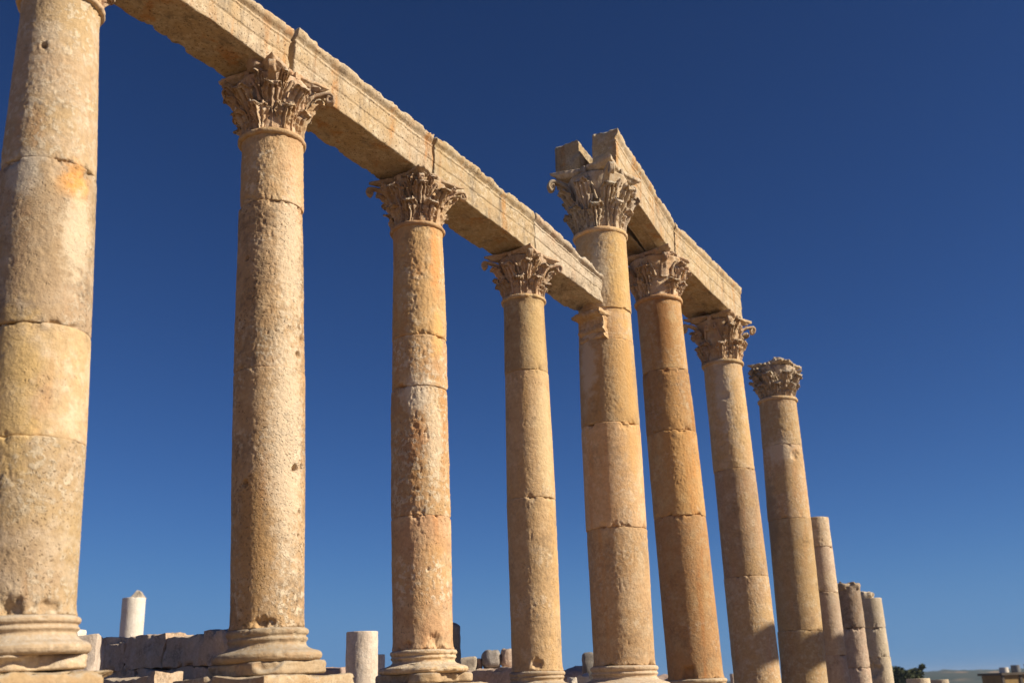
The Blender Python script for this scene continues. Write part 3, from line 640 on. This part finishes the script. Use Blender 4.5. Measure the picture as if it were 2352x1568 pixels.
# ------------------------------------------------------------------ architrave
def beam(name, label, a, b, zb0, zt0, zb1, zt1, front, back, seed, mk, group, crown=.055, rough=1.0, s0cut=0.0, both=False):
    """moulded block from a to b (xy of the axis), front / back = depth each side of the axis"""
    a = np.array(a[:2]); b = np.array(b[:2]); Lg = np.linalg.norm(b - a); d = (b - a) / Lg
    pts = []
    def seg(p, q):
        n = max(1, int(math.hypot((q[0] - p[0]), (q[1] - p[1]) * .6) / .02))
        for i in range(n): pts.append((p[0] + (q[0] - p[0]) * i / n, p[1] + (q[1] - p[1]) * i / n))
    fr = front - crown; bk = back - (crown if both else 0)
    path = [(-bk, 0), (-bk * .45, 0), (-bk * .42, .03), (fr * .42, .03), (fr * .45, 0), (fr - .008, 0), (fr - .006, .37), (fr - .012, .38), (fr + .004, .392), (fr + .006, .675),
            (fr - .001, .687), (fr + .016, .70), (fr + .018, .735), (fr - .006, .76), (fr + .002, .80), (fr + crown * .55, .835), (fr + crown * .9, .875), (fr + crown, .91), (fr + crown, .985), (fr + crown - .02, 1.0)]
    path += [(-back + .02, 1.0), (-back, .985), (-back, .9), (-bk - .0, .82), (-bk, .4)] if both else [(-back + .02, 1.0), (-back, .97), (-back - .005, .5)]
    for i in range(len(path)): seg(path[i], path[(i + 1) % len(path)])
    pr = np.array(pts); npf = len(pr)
    nl = int(Lg / .024) + 2; t = np.linspace(0, 1, nl)
    ends = .012 * np.array([1.0, .35, .1])
    X = np.repeat((t * Lg)[:, None], npf, 1); Y = np.repeat(pr[None, :, 0], nl, 0)
    zb = zb0 + (zb1 - zb0) * t; ht = (zt0 - zb0) + ((zt1 - zb1) - (zt0 - zb0)) * t
    N_ = np.repeat(pr[None, :, 1], nl, 0); Z = zb[:, None] + N_ * ht[:, None]
    # caps: shrink rings
    cen = np.array([(front - back) / 2, .5])
    def cap(i, xo):
        rows = []
        for q in (.02, .25, .5, .75, .93):
            y = cen[0] + (pr[:, 0] - cen[0]) * q; zn = cen[1] + (pr[:, 1] - cen[1]) * q
            rows.append(np.stack([np.full(npf, xo), y, zb[i] + zn * ht[i]], 1))
        return rows
    G = cap(0, -.0) + [np.stack([X[i], Y[i], Z[i]], 1) for i in range(nl)] + cap(nl - 1, Lg)[::-1]
    G = np.stack(G); sh = G.shape; P = G.reshape(-1, 3)
    Q = P + np.array([a @ DV, 0, 0])
    zn = np.concatenate([np.stack([cen[1] + (pr[:, 1] - cen[1]) * q for q in (.02, .25, .5, .75, .93)]), N_, np.stack([cen[1] + (pr[:, 1] - cen[1]) * q for q in (.93, .75, .5, .25, .02)])]).ravel()
    n = vnoise(Q, 8, 4, seed, .6)
    P = P + n * .007 * rough + vnoise(Q, 1.3, 2, seed + 2) * .012
    # broken crown: lower and pull back the top edge where the noise says so
    e = sstep(.78, 1.0, zn); k = sstep(.0, .6, fbm(Q, 2.4, 4, seed + 5, .6)); k2 = sstep(.1, .6, fbm(Q, 9, 3, seed + 7, .6))
    P[:, 2] -= e * (k * .022 + k2 * .010) * rough; P[:, 1] -= np.sign(P[:, 1]) * e * (k * .020 + k2 * .008) * rough
    # worn lower arrises
    e = (1 - sstep(0, .12, zn)) * sstep(.6, 1, np.abs(P[:, 1]) / max(front, back)); k = sstep(.1, .6, fbm(Q, 2.8, 4, seed + 9, .6))
    P[:, 2] += e * k * .028 * rough; P[:, 1] -= np.sign(P[:, 1]) * e * k * .020 * rough
    # ends: ragged
    ex = np.minimum(P[:, 0], Lg - P[:, 0]); P[:, 0] += np.where(P[:, 0] < Lg / 2, 1, -1) * np.exp(-np.maximum(ex, 0) / .05) * (.012 + .03 * sstep(0, .6, fbm(Q, 3, 3, seed + 11))) * (ex < .2)
    o = mesh_obj(name, P, quads(sh[0], sh[1], True), MS[mk])
    o.location = (a[0], a[1], 0); o.rotation_euler = (0, 0, math.atan2(d[1], d[0]))
    # local y must point to the street: the street is on the right of the direction -> flip
    o.scale = (1, 1, 1)
    return tag(o, label, 'beam', group)
def flip(o):                        # mirror local y so that "front" faces the street, keep outward faces
    me = o.data; n = len(me.vertices); v = np.empty(n * 3, dtype=np.float32); me.vertices.foreach_get('co', v)
    v = v.reshape(-1, 3); v[:, 1] *= -1; me.vertices.foreach_set('co', v.ravel()); me.flip_normals(); me.update(); return o
GA = 'architrave blocks along the colonnade'
def rowpt(s, o=0): return row(s, o)
flip(beam('architrave_block', 'long beam block running out of the top of the photo above the leftmost gap', rowpt(4.77), rowpt(7.44), 7.02 + E0, 7.62 + E0, 6.82 + E0, 7.42 + E0, .34, .37, 21, 'beam', GA))
flip(beam('architrave_block', 'beam block between second and third columns, leaning crack at its left end', rowpt(7.49), rowpt(10.15), 6.84 + E0, 7.49 + E0, 6.62 + E0, 7.27 + E0, .34, .37, 22, 'beam', GA))
flip(beam('architrave_block', 'sandy beam block spanning third and fourth columns from the left', rowpt(10.17), rowpt(12.74), 6.62 + E0, 7.29 + E0, 6.40 + E0, 7.05 + E0, .34, .37, 23, 'beam', GA))
pD = rowpt(12.76); pE_ = np.array(cE['Pt'][:2])
endE = on_plane(1393, 665, rowpt(12.76, .33), cE['Pt'][:2] + NV * .30)[:2] - NV * .33
zE1 = on_plane(1393, 632, rowpt(12.76, .33), cE['Pt'][:2] + NV * .30)[2]; zE0 = on_plane(1388, 694, rowpt(12.76, .33), cE['Pt'][:2] + NV * .30)[2]
flip(beam('architrave_block', 'short grey weathered beam block ending against the tall column with the bracket', pD, endE, 6.40 + E0, 7.09 + E0, zE0, zE1, .34, .34, 24, 'beam2', GA, rough=1.3))
# tall double beam
def two(lab, lab2, p, q, z, seed, g0, g1, dz):
    p = p[:2] - NV * FO; q = q[:2] - NV * FO
    flip(beam('architrave_block', lab, p, q, *z, FO, .06, seed, 'beam', GA, crown=.05))
    flip(beam('architrave_block', lab2, p - NV * g0, q - NV * g1, z[0], z[1] - dz, z[2], z[3] - .05, -.08, .56, seed + 3, 'beam', GA, crown=.0, rough=1.2))
two('front block of the double beam on the tallest column, its end face in shade', 'rear block of the double beam on the tallest column, split off by a gap', e_t, f_t, (zbE, e_t[2], zbF, f_t[2]), 31, .27, .02, .0)
two('front block of the double beam at its right hand end', 'rear block of the double beam at its right end, seen only from below', f_t2, g_t, (zbF2, f_t2[2], zbG, g_t[2]), 41, .02, .03, .05)
# wedge stone under the beam on B
V, F = rough_block(.22, .2, .15, .025, .05, .03, 8, .03, 6)
o = mesh_obj('wedge_stone', V, F, MS['cap']); P = on_plane(590, 163, rowpt(0, .12), rowpt(9, .12)); o.location = P; o.rotation_euler = (.1, 0, .7)
tag(o, 'small reddish wedge of stone jammed between carved capital and beam', 'stone')

# bracket on E carrying the low beam
bk = bpy.data.objects.new('bracket', None); COL.objects.link(bk); bk.parent = cE['obj']
zb_ = zr(cE, 694, .9) ; zl = zr(cE, 772, .7)
bdir = math.atan2(*( (rowpt(12.76) - pE)[::-1]))
def console():
    prof = [(1.0, .0), (1.0, -.10), (.90, -.16), (.80, -.19), (.74, -.30), (.74, -.42), (.80, -.55), (.82, -.62), (.72, -.70), (.66, -.73), (.78, -.77), (.78, -.86), (.60, -.92), (.40, -1.0)]
    s = np.array([p[1] for p in prof]); r = np.array([p[0] for p in prof]); q = np.linspace(0, -1, 44); rr = np.interp(-q, -s, r)
    ys = np.linspace(-1, 1, 26); A = []
    for zq, rq in zip(q, rr):
        hw = .30 if zq > -.12 else .25
        loop = [(0.2, y * hw) for y in ys] + [(rq * x_, hw) for x_ in np.linspace(.3, 1, 12)] + [(rq, -y * hw) for y in ys] + [(rq * x_, -hw) for x_ in np.linspace(1, .3, 12)]
        A.append([(x_ * .575, y_ + .05, zq) for x_, y_ in loop])
    A = np.array(A); A[..., 2] *= (zb_ - zl); A[..., 2] += zb_
    p = A.reshape(-1, 3); p = p + vnoise(p, 6, 4, 77) * .026; A = p.reshape(A.shape)
    return lathe_grid(A[::-1])
V, F = console(); o = mesh_obj('console', V, F[:, ::-1], MS['E'], bk); bk.rotation_euler = (0, 0, bdir)

# ------------------------------------------------------------------ pedestals under the columns
GP = 'pedestals under the columns'
plab = {'A': 'chipped pedestal block under the leftmost column', 'B': 'moulded pedestal block under the pitted column with the deep hole', 'C': 'pedestal block under the buff orange streaked column',
        'D': 'pedestal block under the slender yellow column', 'E': 'pedestal block under the tallest amber column', 'F': 'pedestal block under the rusty orange column',
        'G': 'pedestal block under the column at the end of the double beam', 'H': 'pedestal block under the free standing column'}
BH = {'A': .41, 'B': .44, 'C': .37, 'D': .35, 'E': .47, 'F': .47, 'G': .46, 'H': .46}
for i, k in enumerate('ABCDEFGH'):
    c = COLS[k]; zt = c['Pb'][2] - BH[k] - .004; R = c['R0']
    t = thing('stone_pedestal', plab[k], 'pedestal', (c['Pb'][0], c['Pb'][1], 0), GP); t.rotation_euler = (0, 0, ROT)
    w = R * {'A': 2.55, 'B': 3.5, 'C': 3.2}.get(k, 3.2)
    V, F = rough_block(w, w, .22, .035, .03, .022, 60 + i, .14, 2.5); o = mesh_obj('pedestal_cap', V, F, MS['base'], t); o.location = (0, 0, zt - .22)
    V, F = rough_block(w * .88, w * .88, zt - .22 + .3, .06, .03, .02, 70 + i, .05, 2.5); o = mesh_obj('pedestal_block', V, F, MS['base'], t); o.location = (0, 0, -.302)

# ------------------------------------------------------------------ ruins behind the row
def put(o, x, y, hd, rz=0): P = at_h(x, y, hd); o.location = P; o.rotation_euler = (0, 0, rz); return P
def stub(name, label, x, ytop, wpx, hd, mk, seed, group=None, zbot=-.2, taper=.03, lean=0, joints=()):
    P = at_h(x, ytop, hd); R = .5 * wpx / FPX * ((P - CAM) @ FWD)
    t = thing(name, label, 'column', (P[0], P[1], zbot), group); h = P[2] - zbot
    zs = [0] + list(joints) + [h]
    for i in range(len(zs) - 1):
        V, F = drum_mesh(zs[i], zs[i + 1], ([0, h], [R * (1 + taper), R]), .05, seed + i * 3, .8, .9, 96)
        mesh_obj('shaft_drum', V, F, MS[mk], t)
    return t, P, R, h
t, P, R, h = stub('broken_column', 'white column with a pointed top, far behind the shaded wall', 308, 1373, 51, 46, 'white', 201)
V, F = rough_block(.56, .50, .32, .04, .03, .06, 9, .08, 4); V[:, :2] *= (1 - V[:, 2:3] / .34 * .75); o = mesh_obj('broken_top', V, F, MS['grey'], t); o.location = (.16, 0, h - .04)
stub('broken_column', 'short grey column stump with a flat top, between the pitted column and the buff column', 832, 1450, 72, 19.2, 'marble', 211)
stub('broken_column', 'small pale marble stump right behind the grey column stump', 872, 1502, 24, 24, 'white', 214)
GS = 'low stumps at the far right end of the row'
stub('column_stump', 'low cream stump cut by the bottom edge, left one of the two near the tree', 2108, 1557, 52, 33.5, 'K', 221, GS)
stub('column_stump', 'low cream stump cut by the bottom edge, right one of the two near the tree', 2157, 1559.5, 40, 36, 'K', 224, GS)
stub('small_pillar', 'little pale pillar seen between the rusty column and the buff column behind it', 1682, 1546, 12, 60, 'pink', 227)

def wall(name, label, p, q, ztop0, ztop1, thick, mk, seed, bl=.9, bh=.5, zbot=-.2, jitter=.05):
    p = np.array(p[:2]); q = np.array(q[:2]); L = np.linalg.norm(q - p); a = math.atan2((q - p)[1], (q - p)[0]); A = Acc(); rnd = random.Random(seed)
    nrow = max(1, int(round((max(ztop0, ztop1) - zbot) / bh)))
    for r_ in range(nrow):
        x = -rnd.uniform(0, bl * .5)
        while x < L - .05:
            l = bl * rnd.uniform(.55, 1.35); xa = max(0, x); xb = min(L, x + l)
            if xb - xa > .15:
                f = (xa + xb) / 2 / L; H = ztop0 + (ztop1 - ztop0) * f - zbot
                z0 = zbot + H * r_ / nrow; z1 = zbot + H * (r_ + 1) / nrow
                V, F = rough_block(xb - xa - .006, thick * rnd.uniform(.93, 1.04), (z1 - z0 - .006) * (rnd.uniform(.86, 1.06) if r_ == nrow - 1 else 1),   .05, .018, .048, seed + r_ * 19 + int(x * 7), .09, 2.2)
                A.add(V, F, Matrix.Translation(((xa + xb) / 2, rnd.uniform(-jitter, jitter), z0)))
            x += l
    o = A.build(name, MS[mk]); o.location = (p[0], p[1], 0); o.rotation_euler = (0, 0, a)
    return tag(o, label, 'wall')
# shaded wall between the first two columns, its right end nearer
w0 = at_h(180, 1476, 24); w1 = at_h(560, 1446, 19.0)
wall('stone_wall', 'shaded ruined wall of big blocks behind the leftmost gap', w0, w1, w0[2], w1[2], .8, 'wall', 301, 1.1, .55)
l0 = at_h(200, 1572, 20); l1 = at_h(385, 1531, 18.4)
wall('wall_ledge', 'lower ledge with a sunlit top in front of the shaded wall', l0, l1, l0[2], l1[2], .6, 'wall', 321, 1.3, .6)
# white block right of A
V, F = rough_block(.30, .5, 1.4, .05, .02, .03, 331, .08, 3); o = mesh_obj('marble_block', V, F, MS['marble']); P = at_h(203, 1460, 14.5); o.location = (P[0], P[1], P[2] - 1.4); o.rotation_euler = (0, .0, .2)
tag(o, 'upright white marble block just right of the leftmost column base', 'block')
V, F = rough_block(.26, .3, 1.6, .05, .04, .03, 333, .08, 3); o = mesh_obj('marble_block', V, F, MS['white']); P = at_h(170, 1444, 17); o.location = (P[0], P[1], P[2] - 1.6)
tag(o, 'white marble fragment peeping out behind the leftmost column base', 'block')
# pale moulded wall right of B
c0 = at_h(700, 1527, 21); c1 = at_h(830, 1536, 22)
wall('carved_wall', 'low pale wall with a carved top, right of the pitted column base', c0, c1, c0[2], c1[2], .6, 'pink', 341, 1.6, .28)
# wall and rounded stones between C and D
d0 = at_h(1045, 1530, 23); d1 = at_h(1200, 1527, 22)
wall('stone_wall', 'pinkish block wall under three rounded stones, between third and fourth columns', d0, d1, d0[2], d1[2], .7, 'pink', 351, 1.3, .6)
GR = 'rounded stones standing on the pinkish wall'
for i, (x, y0, y1, w, mk, lab) in enumerate([(1074, 1508, 1548, 38, 'grey', 'square grey stone at the left of three on the pinkish wall'), (1128, 1493, 1533, 44, 'dark', 'dark rounded stone in the middle of three on the pinkish wall'), (1168, 1487, 1530, 36, 'pink', 'pinkish rounded stone half hidden by the slender yellow column'), (1100, 1510, 1534, 13, 'pink', 'small upright stone between the grey stone and the dark one')]):
    hd = 22.6; a = at_h(x, y0, hd); b = at_h(x, y1, hd); s = w / FPX * hd
    V, F = rough_block(s, s, a[2] - b[2], .03, s * (.16 if i in (0, 3) else .36), .03, 360 + i, .05, 3); V[:, :2] *= 1 - .18 * np.clip(V[:, 2:3] / (a[2] - b[2]), 0, 1) * (1 if i else -.6)
    o = mesh_obj('rounded_stone', V, F, MS[mk]); o.location = b; o.rotation_euler = (0, 0, .3 * i); tag(o, lab, 'stone', GR)
# dark slab behind C
a = at_h(1040, 1430, 20); V, F = rough_block(.26, .3, a[2] + .2, .05, .12, .02, 371, .04, 3); o = mesh_obj('stone_slab', V, F, MS['dark']); o.location = (a[0], a[1], -.2)
tag(o, 'dark round topped slab peeping out right of the third column', 'slab')
V, F = rough_block(.62, .45, 1.7, .06, .04, .03, 373, .08, 3); a = at_h(1062, 1507, 22.0)
# dark stone left of E, rubble and marble pieces between D and E
a = at_h(1352, 1496, 22); V, F = rough_block(.26, .3, a[2] + .2, .05, .10, .03, 381, .06, 3); o = mesh_obj('stone_slab', V, F, MS['dark']); o.location = (a[0], a[1], -.2)
tag(o, 'dark jagged stone standing just left of the tallest column', 'slab')
a = at_h(1330, 1533, 26); V, F = rough_block(1.0, .8, a[2] + .2, .06, .3, .08, 383, .1, 2.5); o = mesh_obj('rubble_mound', V, F, MS['pink']); o.location = (a[0], a[1], -.2)
tag(o, 'low heap of pinkish rubble between the yellow column and the tallest column', 'rubble')
a = at_h(1340, 1548, 19.5); V, F = rough_block(.22, .3, a[2] + .2, .04, .04, .04, 385, .08, 4); o = mesh_obj('marble_block', V, F, MS['white']); o.location = (a[0], a[1], -.2)
tag(o, 'white marble chunk at the foot of the tallest column, left side', 'block')
a = at_h(1315, 1552, 19.0); V, F = rough_block(.14, .3, a[2] + .2, .04, .04, .05, 387, .08, 4); o = mesh_obj('marble_block', V, F, MS['white']); o.location = (a[0], a[1], -.2)
tag(o, 'small carved white fragment right of the yellow column base', 'block')
a = at_h(1516, 1553, 40); V, F = rough_block(2.0, 2.0, a[2] + .3, .15, .5, .2, 389, .3, 1.5); o = mesh_obj('rubble_mound', V, F, MS['pink']); o.location = (a[0], a[1], -.3)
tag(o, 'distant rubble mound seen between the tallest column and the rusty column', 'rubble')

# ------------------------------------------------------------------ opposite side of the street: the columns whose beam shades the far shafts
def far_col(x, y, h, lab):
    t = thing('street_column', lab, 'column', (x, y, 0), 'columns across the street')
    V, F = drum_mesh(.5, h, ([0, h], [.47, .40]), .12, int(x * 10), .8, .6, 64); mesh_obj('shaft_drum', V, F, MS['G'], t)
    (V1, F1), (V2, F2) = attic_base(.47, .5, 5, .62, 64); b = mesh_obj('column_base', V1, F1, MS['base'], t); b.location = (0, 0, .5); mesh_obj('plinth', V2, F2, MS['base'], b)
    cp = mesh_obj('capital', *lathe_grid(np.array([[[r_ * math.cos(a_), r_ * math.sin(a_), h + z_] for a_ in np.linspace(0, 2 * math.pi, 48, endpoint=False)] for z_, r_ in ((0, .42), (.4, .5), (.7, .62), (.86, .75))])), MS['cap'], t)
    return t
SAZ = np.array([SUN[0], SUN[1]]) / math.hypot(SUN[0], SUN[1]); TE = math.tan(SUN_EL)
STREET = 12.5
def shade_pt(x, y, key):            # where a beam across the street must pass to shade this pixel of a column
    P = at_h(x, y, COLS[key]['hd'] - .3); d = (STREET - ((P[:2] @ NV) - OFF)) / (SAZ @ NV); Q = P[:2] + SAZ * d; return Q, P[2] + d * TE
qa, za = shade_pt(1765, 1452, 'G'); qa2, za2 = shade_pt(1770, 1545, 'G'); qb, zb2 = shade_pt(1880, 1462, 'H'); qb2, zb3 = shade_pt(1880, 1550, 'H')
print('shade', qa, za, za2, qb, zb2, zb3)
dq = (qb - qa) / np.linalg.norm(qb - qa); q0 = qa - dq * 1.6; q1 = qb + dq * 2.2; L01 = np.linalg.norm(q1 - q0)
slope = (zb2 - za) / np.linalg.norm(qb - qa); zt0 = za - slope * 1.6; zt1 = zb2 + slope * 2.2; hb = max(.3, (za - za2 + zb2 - zb3) / 2 - .5 * TE)
beam('architrave_block', 'beam block across the street, out of frame on the right', q0, q1, zt0 - hb, zt0, zt1 - hb, zt1, .25, .25, 91, 'beam', 'beams across the street')
far_col(*(q0 + dq * .3), zt0 - hb - .86, 'near column across the street, out of frame on the right')
far_col(*(q1 - dq * .3), zt1 - hb - .86, 'far column across the street, out of frame on the right')

# ------------------------------------------------------------------ ground, hills, far things
def simple_mat(name, c1, c2, scale, c3=None, rough=1.0, sc3=.3):
    m = bpy.data.materials.new(name); m.use_nodes = True; N = m.node_tree.nodes; L = m.node_tree.links; b = N['Principled BSDF']; b.inputs['Roughness'].default_value = rough
    b.inputs['Specular IOR Level'].default_value = .1
    tc = N.new('ShaderNodeTexCoord'); n = N.new('ShaderNodeTexNoise'); n.inputs['Scale'].default_value = scale; n.inputs['Detail'].default_value = 8
    L.new(tc.outputs['Object'], n.inputs['Vector']); r = N.new('ShaderNodeValToRGB'); r.color_ramp.elements[0].position = .38; r.color_ramp.elements[1].position = .62
    r.color_ramp.elements[0].color = (*c1, 1); r.color_ramp.elements[1].color = (*c2, 1); L.new(n.outputs['Fac'], r.inputs[0]); out = r.outputs[0]
    if c3:
        n2 = N.new('ShaderNodeTexNoise'); n2.inputs['Scale'].default_value = sc3; n2.inputs['Detail'].default_value = 6; L.new(tc.outputs['Object'], n2.inputs['Vector'])
        mr = N.new('ShaderNodeMapRange'); mr.inputs['From Min'].default_value = .60; mr.inputs['From Max'].default_value = .66; L.new(n2.outputs['Fac'], mr.inputs['Value'])
        mx = N.new('ShaderNodeMix'); mx.data_type = 'RGBA'; L.new(mr.outputs[0], mx.inputs[0]); L.new(out, mx.inputs[6]); mx.inputs[7].default_value = (*c3, 1); out = mx.outputs[2]
    L.new(out, b.inputs['Base Color']); return m
M_ground = simple_mat('dry_ground', (.205, .14, .082), (.25, .175, .105), 2.0, (.15, .12, .06), sc3=.25)
rad = np.concatenate([np.linspace(.5, 60, 50), np.geomspace(64, 2600, 60)]); th = np.linspace(0, 2 * math.pi, 160, endpoint=False)
Rg, Tg = np.meshgrid(rad, th, indexing='ij'); X = Rg * np.cos(Tg); Y = Rg * np.sin(Tg)
p = np.stack([X, Y, 0 * X], -1).reshape(-1, 3)
Z = -np.clip(Rg - 45, 0, 400) * .028 * np.clip(Rg / 45 - 1, 0, 1) + fbm(p, .4, 3, 3).reshape(X.shape) * .05 * np.clip(Rg / 20, .2, 1)
G = np.stack([X, Y, Z], -1); V, F = lathe_grid(G)
V = np.concatenate([G.reshape(-1, 3), [[0, 0, 0]]]); F = quads(len(rad), 160, True).tolist() + [[len(V) - 1, j, (j + 1) % 160] for j in range(160)]
structure(mesh_obj('ground', V, F, M_ground))
# distant hill
M_hill = simple_mat('hill_scrub', (.030, .045, .028), (.055, .062, .038), .035, (.34, .22, .13), sc3=.006)
xs = np.linspace(-300, 1500, 260); ys = np.linspace(0, 1000, 110); Xh, Yh = np.meshgrid(xs, ys, indexing='ij'); ph = np.stack([Xh, Yh, 0 * Xh], -1).reshape(-1, 3)
ridge = 15.8 + 3.5 * fbm(ph, .0035, 2, 4).reshape(Xh.shape)
Zh = -14 + ridge * sstep(0, 620, Yh) * 1.06 + fbm(ph, .02, 3, 8).reshape(Xh.shape) * 1.2 + np.abs(fbm(ph, .11, 3, 9).reshape(Xh.shape)) * 2.4
hb_ = structure(mesh_obj('hill', np.stack([Xh, Yh + 520, Zh], -1).reshape(-1, 3), quads(260, 110, False)[:, ::-1], M_hill))

# tree near the far stumps
M_leaf = simple_mat('olive_foliage', (.05, .065, .03), (.11, .12, .06), 3.0)
M_bark = simple_mat('bark', (.12, .085, .055), (.18, .13, .085), 8.0)
def tree(x, ytop, hd, wid, seed):
    P = at_h(x, ytop, hd); gz = -max(0, hd - 45) * .028 * min(1, hd / 45 - 1) - .1; H = P[2] - gz
    t = thing('tree', 'dark green tree beside the far cream stumps, one branch sticking out to the right', 'tree', (P[0], P[1], gz))
    rnd = np.random.RandomState(seed); A = Acc()
    def limb(p, q, r0, r1):
        p = np.array(p); q = np.array(q); d = q - p; d /= np.linalg.norm(d); s = np.cross(d, [0.3, .9, .1]); s /= np.linalg.norm(s); u = np.cross(d, s)
        rows = []
        for f in np.linspace(0, 1, 6):
            c = p + (q - p) * f + rnd.normal(size=3) * .03 * (0 < f < 1); r = r0 + (r1 - r0) * f
            rows.append([c + (s * math.cos(a) + u * math.sin(a)) * r for a in np.linspace(0, 2 * math.pi, 8, endpoint=False)])
        A.add(np.array(rows).reshape(-1, 3), quads(6, 8, True))
    limb((0, 0, -.1), (0, 0, H * .45), .22, .15); tips = []
    for k in range(9):
        a = k * 2.4; q = (math.cos(a) * wid * .32, math.sin(a) * wid * .32, H * (.6 + .3 * rnd.rand())); limb((0, 0, H * (.3 + .02 * k)), q, .10, .03); tips.append(q)
    b = (wid * .62, 0, H * .99); limb((0, 0, H * .5), b, .10, .03); tips.append(b); tips.append((wid * .45, 0, H * .85))
    A.build('trunk', M_bark, t)
    L = []
    for tp_ in tips + [(0, 0, H * .85), (-wid * .2, 0, H * .9)]:
        small = tp_ is b
        for _ in range(260 if not small else 130):
            v = rnd.normal(size=3); v /= np.linalg.norm(v); c = np.array(tp_) + v * rnd.rand() ** .5 * np.array([wid * .21, wid * .21, H * .13]) * (.42 if small else 1); L.append(c)
    L = np.array(L); n = len(L); a = rnd.normal(size=(n, 3)); a /= np.linalg.norm(a, axis=1)[:, None]; b2 = np.cross(a, rnd.normal(size=(n, 3))); b2 /= np.linalg.norm(b2, axis=1)[:, None]
    s = (.10 + .10 * rnd.rand(n))[:, None]; V = np.stack([L - a * s, L + b2 * s * .5, L + a * s, L - b2 * s * .5], 1).reshape(-1, 3)
    mesh_obj('crown', V, np.arange(4 * n).reshape(-1, 4), M_leaf, t, False)
tree(2072, 1531, 95, 2.6, 5)

# building at the lower right
def building():
    hd = 105; P = at_h(2300, 1544, hd); Q = at_h(2423, 1541, hd + 4); gz = -3.2
    d = Q[:2] - P[:2]; L = np.linalg.norm(d); a = math.atan2(d[1], d[0]); H = P[2] - gz
    t = thing('yellow_building', 'flat roofed yellow stone building with dark posts at the right edge', 'building', (P[0], P[1], gz)); t.rotation_euler = (0, 0, a)
    mw = simple_mat('yellow_plaster', (.24, .155, .06), (.30, .20, .08), 1.5); md = simple_mat('dark_trim', (.09, .075, .06), (.12, .10, .08), 2); mp = simple_mat('pale_plaster', (.6, .55, .47), (.66, .6, .52), 2); mg = simple_mat('grey_tank', (.14, .14, .15), (.2, .2, .2), 3)
    def bx(name, x0, x1, y0, y1, z0, z1, m, par):
        V, F = box_grid(x1 - x0, y1 - y0, z1 - z0, 1.5); V = V + np.array([(x0 + x1) / 2, (y0 + y1) / 2, (z0 + z1) / 2]); return mesh_obj(name, V, F, m, par, False)
    w = bx('wall', 0, L + 4, 0, 2.5, 0, H - .2, mw, t); r = bx('roof', -.25, L + 4.2, -.3, 2.7, H - .2, H, md, t)
    for k in range(6): bx('post', k * 1.95 - .1, k * 1.95 + .15, -.12, .0, 0, H - .202, md, t)
    for k in range(3): o = bx('window', k * 1.95 + .75, k * 1.95 + 1.45, -.05, .004, H - 3.3, H - 1.9, mg, t)
    bx('pilaster', 5.0, 5.7, -.45, -.13, 0, H - 1.6, mp, t)
    for k, (x, h_) in enumerate(((1.4, .45), (2.7, .62), (4.2, .7))):
        V, F = drum_mesh(0, h_, ([0, 1], [.4, .36]), .1, k, .3, .2, 24); o = mesh_obj('water_tank', V, F, mg if k else mp); tag(o, ['pale rounded roof tank, leftmost on the yellow building', 'dark roof tank in the middle on the yellow building', 'dark roof tank, rightmost on the yellow building'][k], 'tank', 'tanks on the yellow building')
        ca, sa = math.cos(a), math.sin(a); o.location = (P[0] + ca * x - sa * 1.2, P[1] + sa * x + ca * 1.2, gz + H)
building()

# air between here and the hills
def haze():
    V, F = box_grid(5400, 5400, 32, 5400); V = V + np.array([0, 0, .5])
    m = bpy.data.materials.new('haze_air'); m.use_nodes = True; N = m.node_tree.nodes; N.remove(N['Principled BSDF'])
    pv = N.new('ShaderNodeVolumePrincipled'); pv.inputs['Color'].default_value = (.62, .78, 1.0, 1); pv.inputs['Density'].default_value = .00025; pv.inputs['Anisotropy'].default_value = .3
    m.node_tree.links.new(pv.outputs[0], N['Material Output'].inputs['Volume'])
    m.cycles.homogeneous_volume = True
    o = mesh_obj('haze', V, F, m, smooth=False); o['kind'] = 'stuff'
haze()
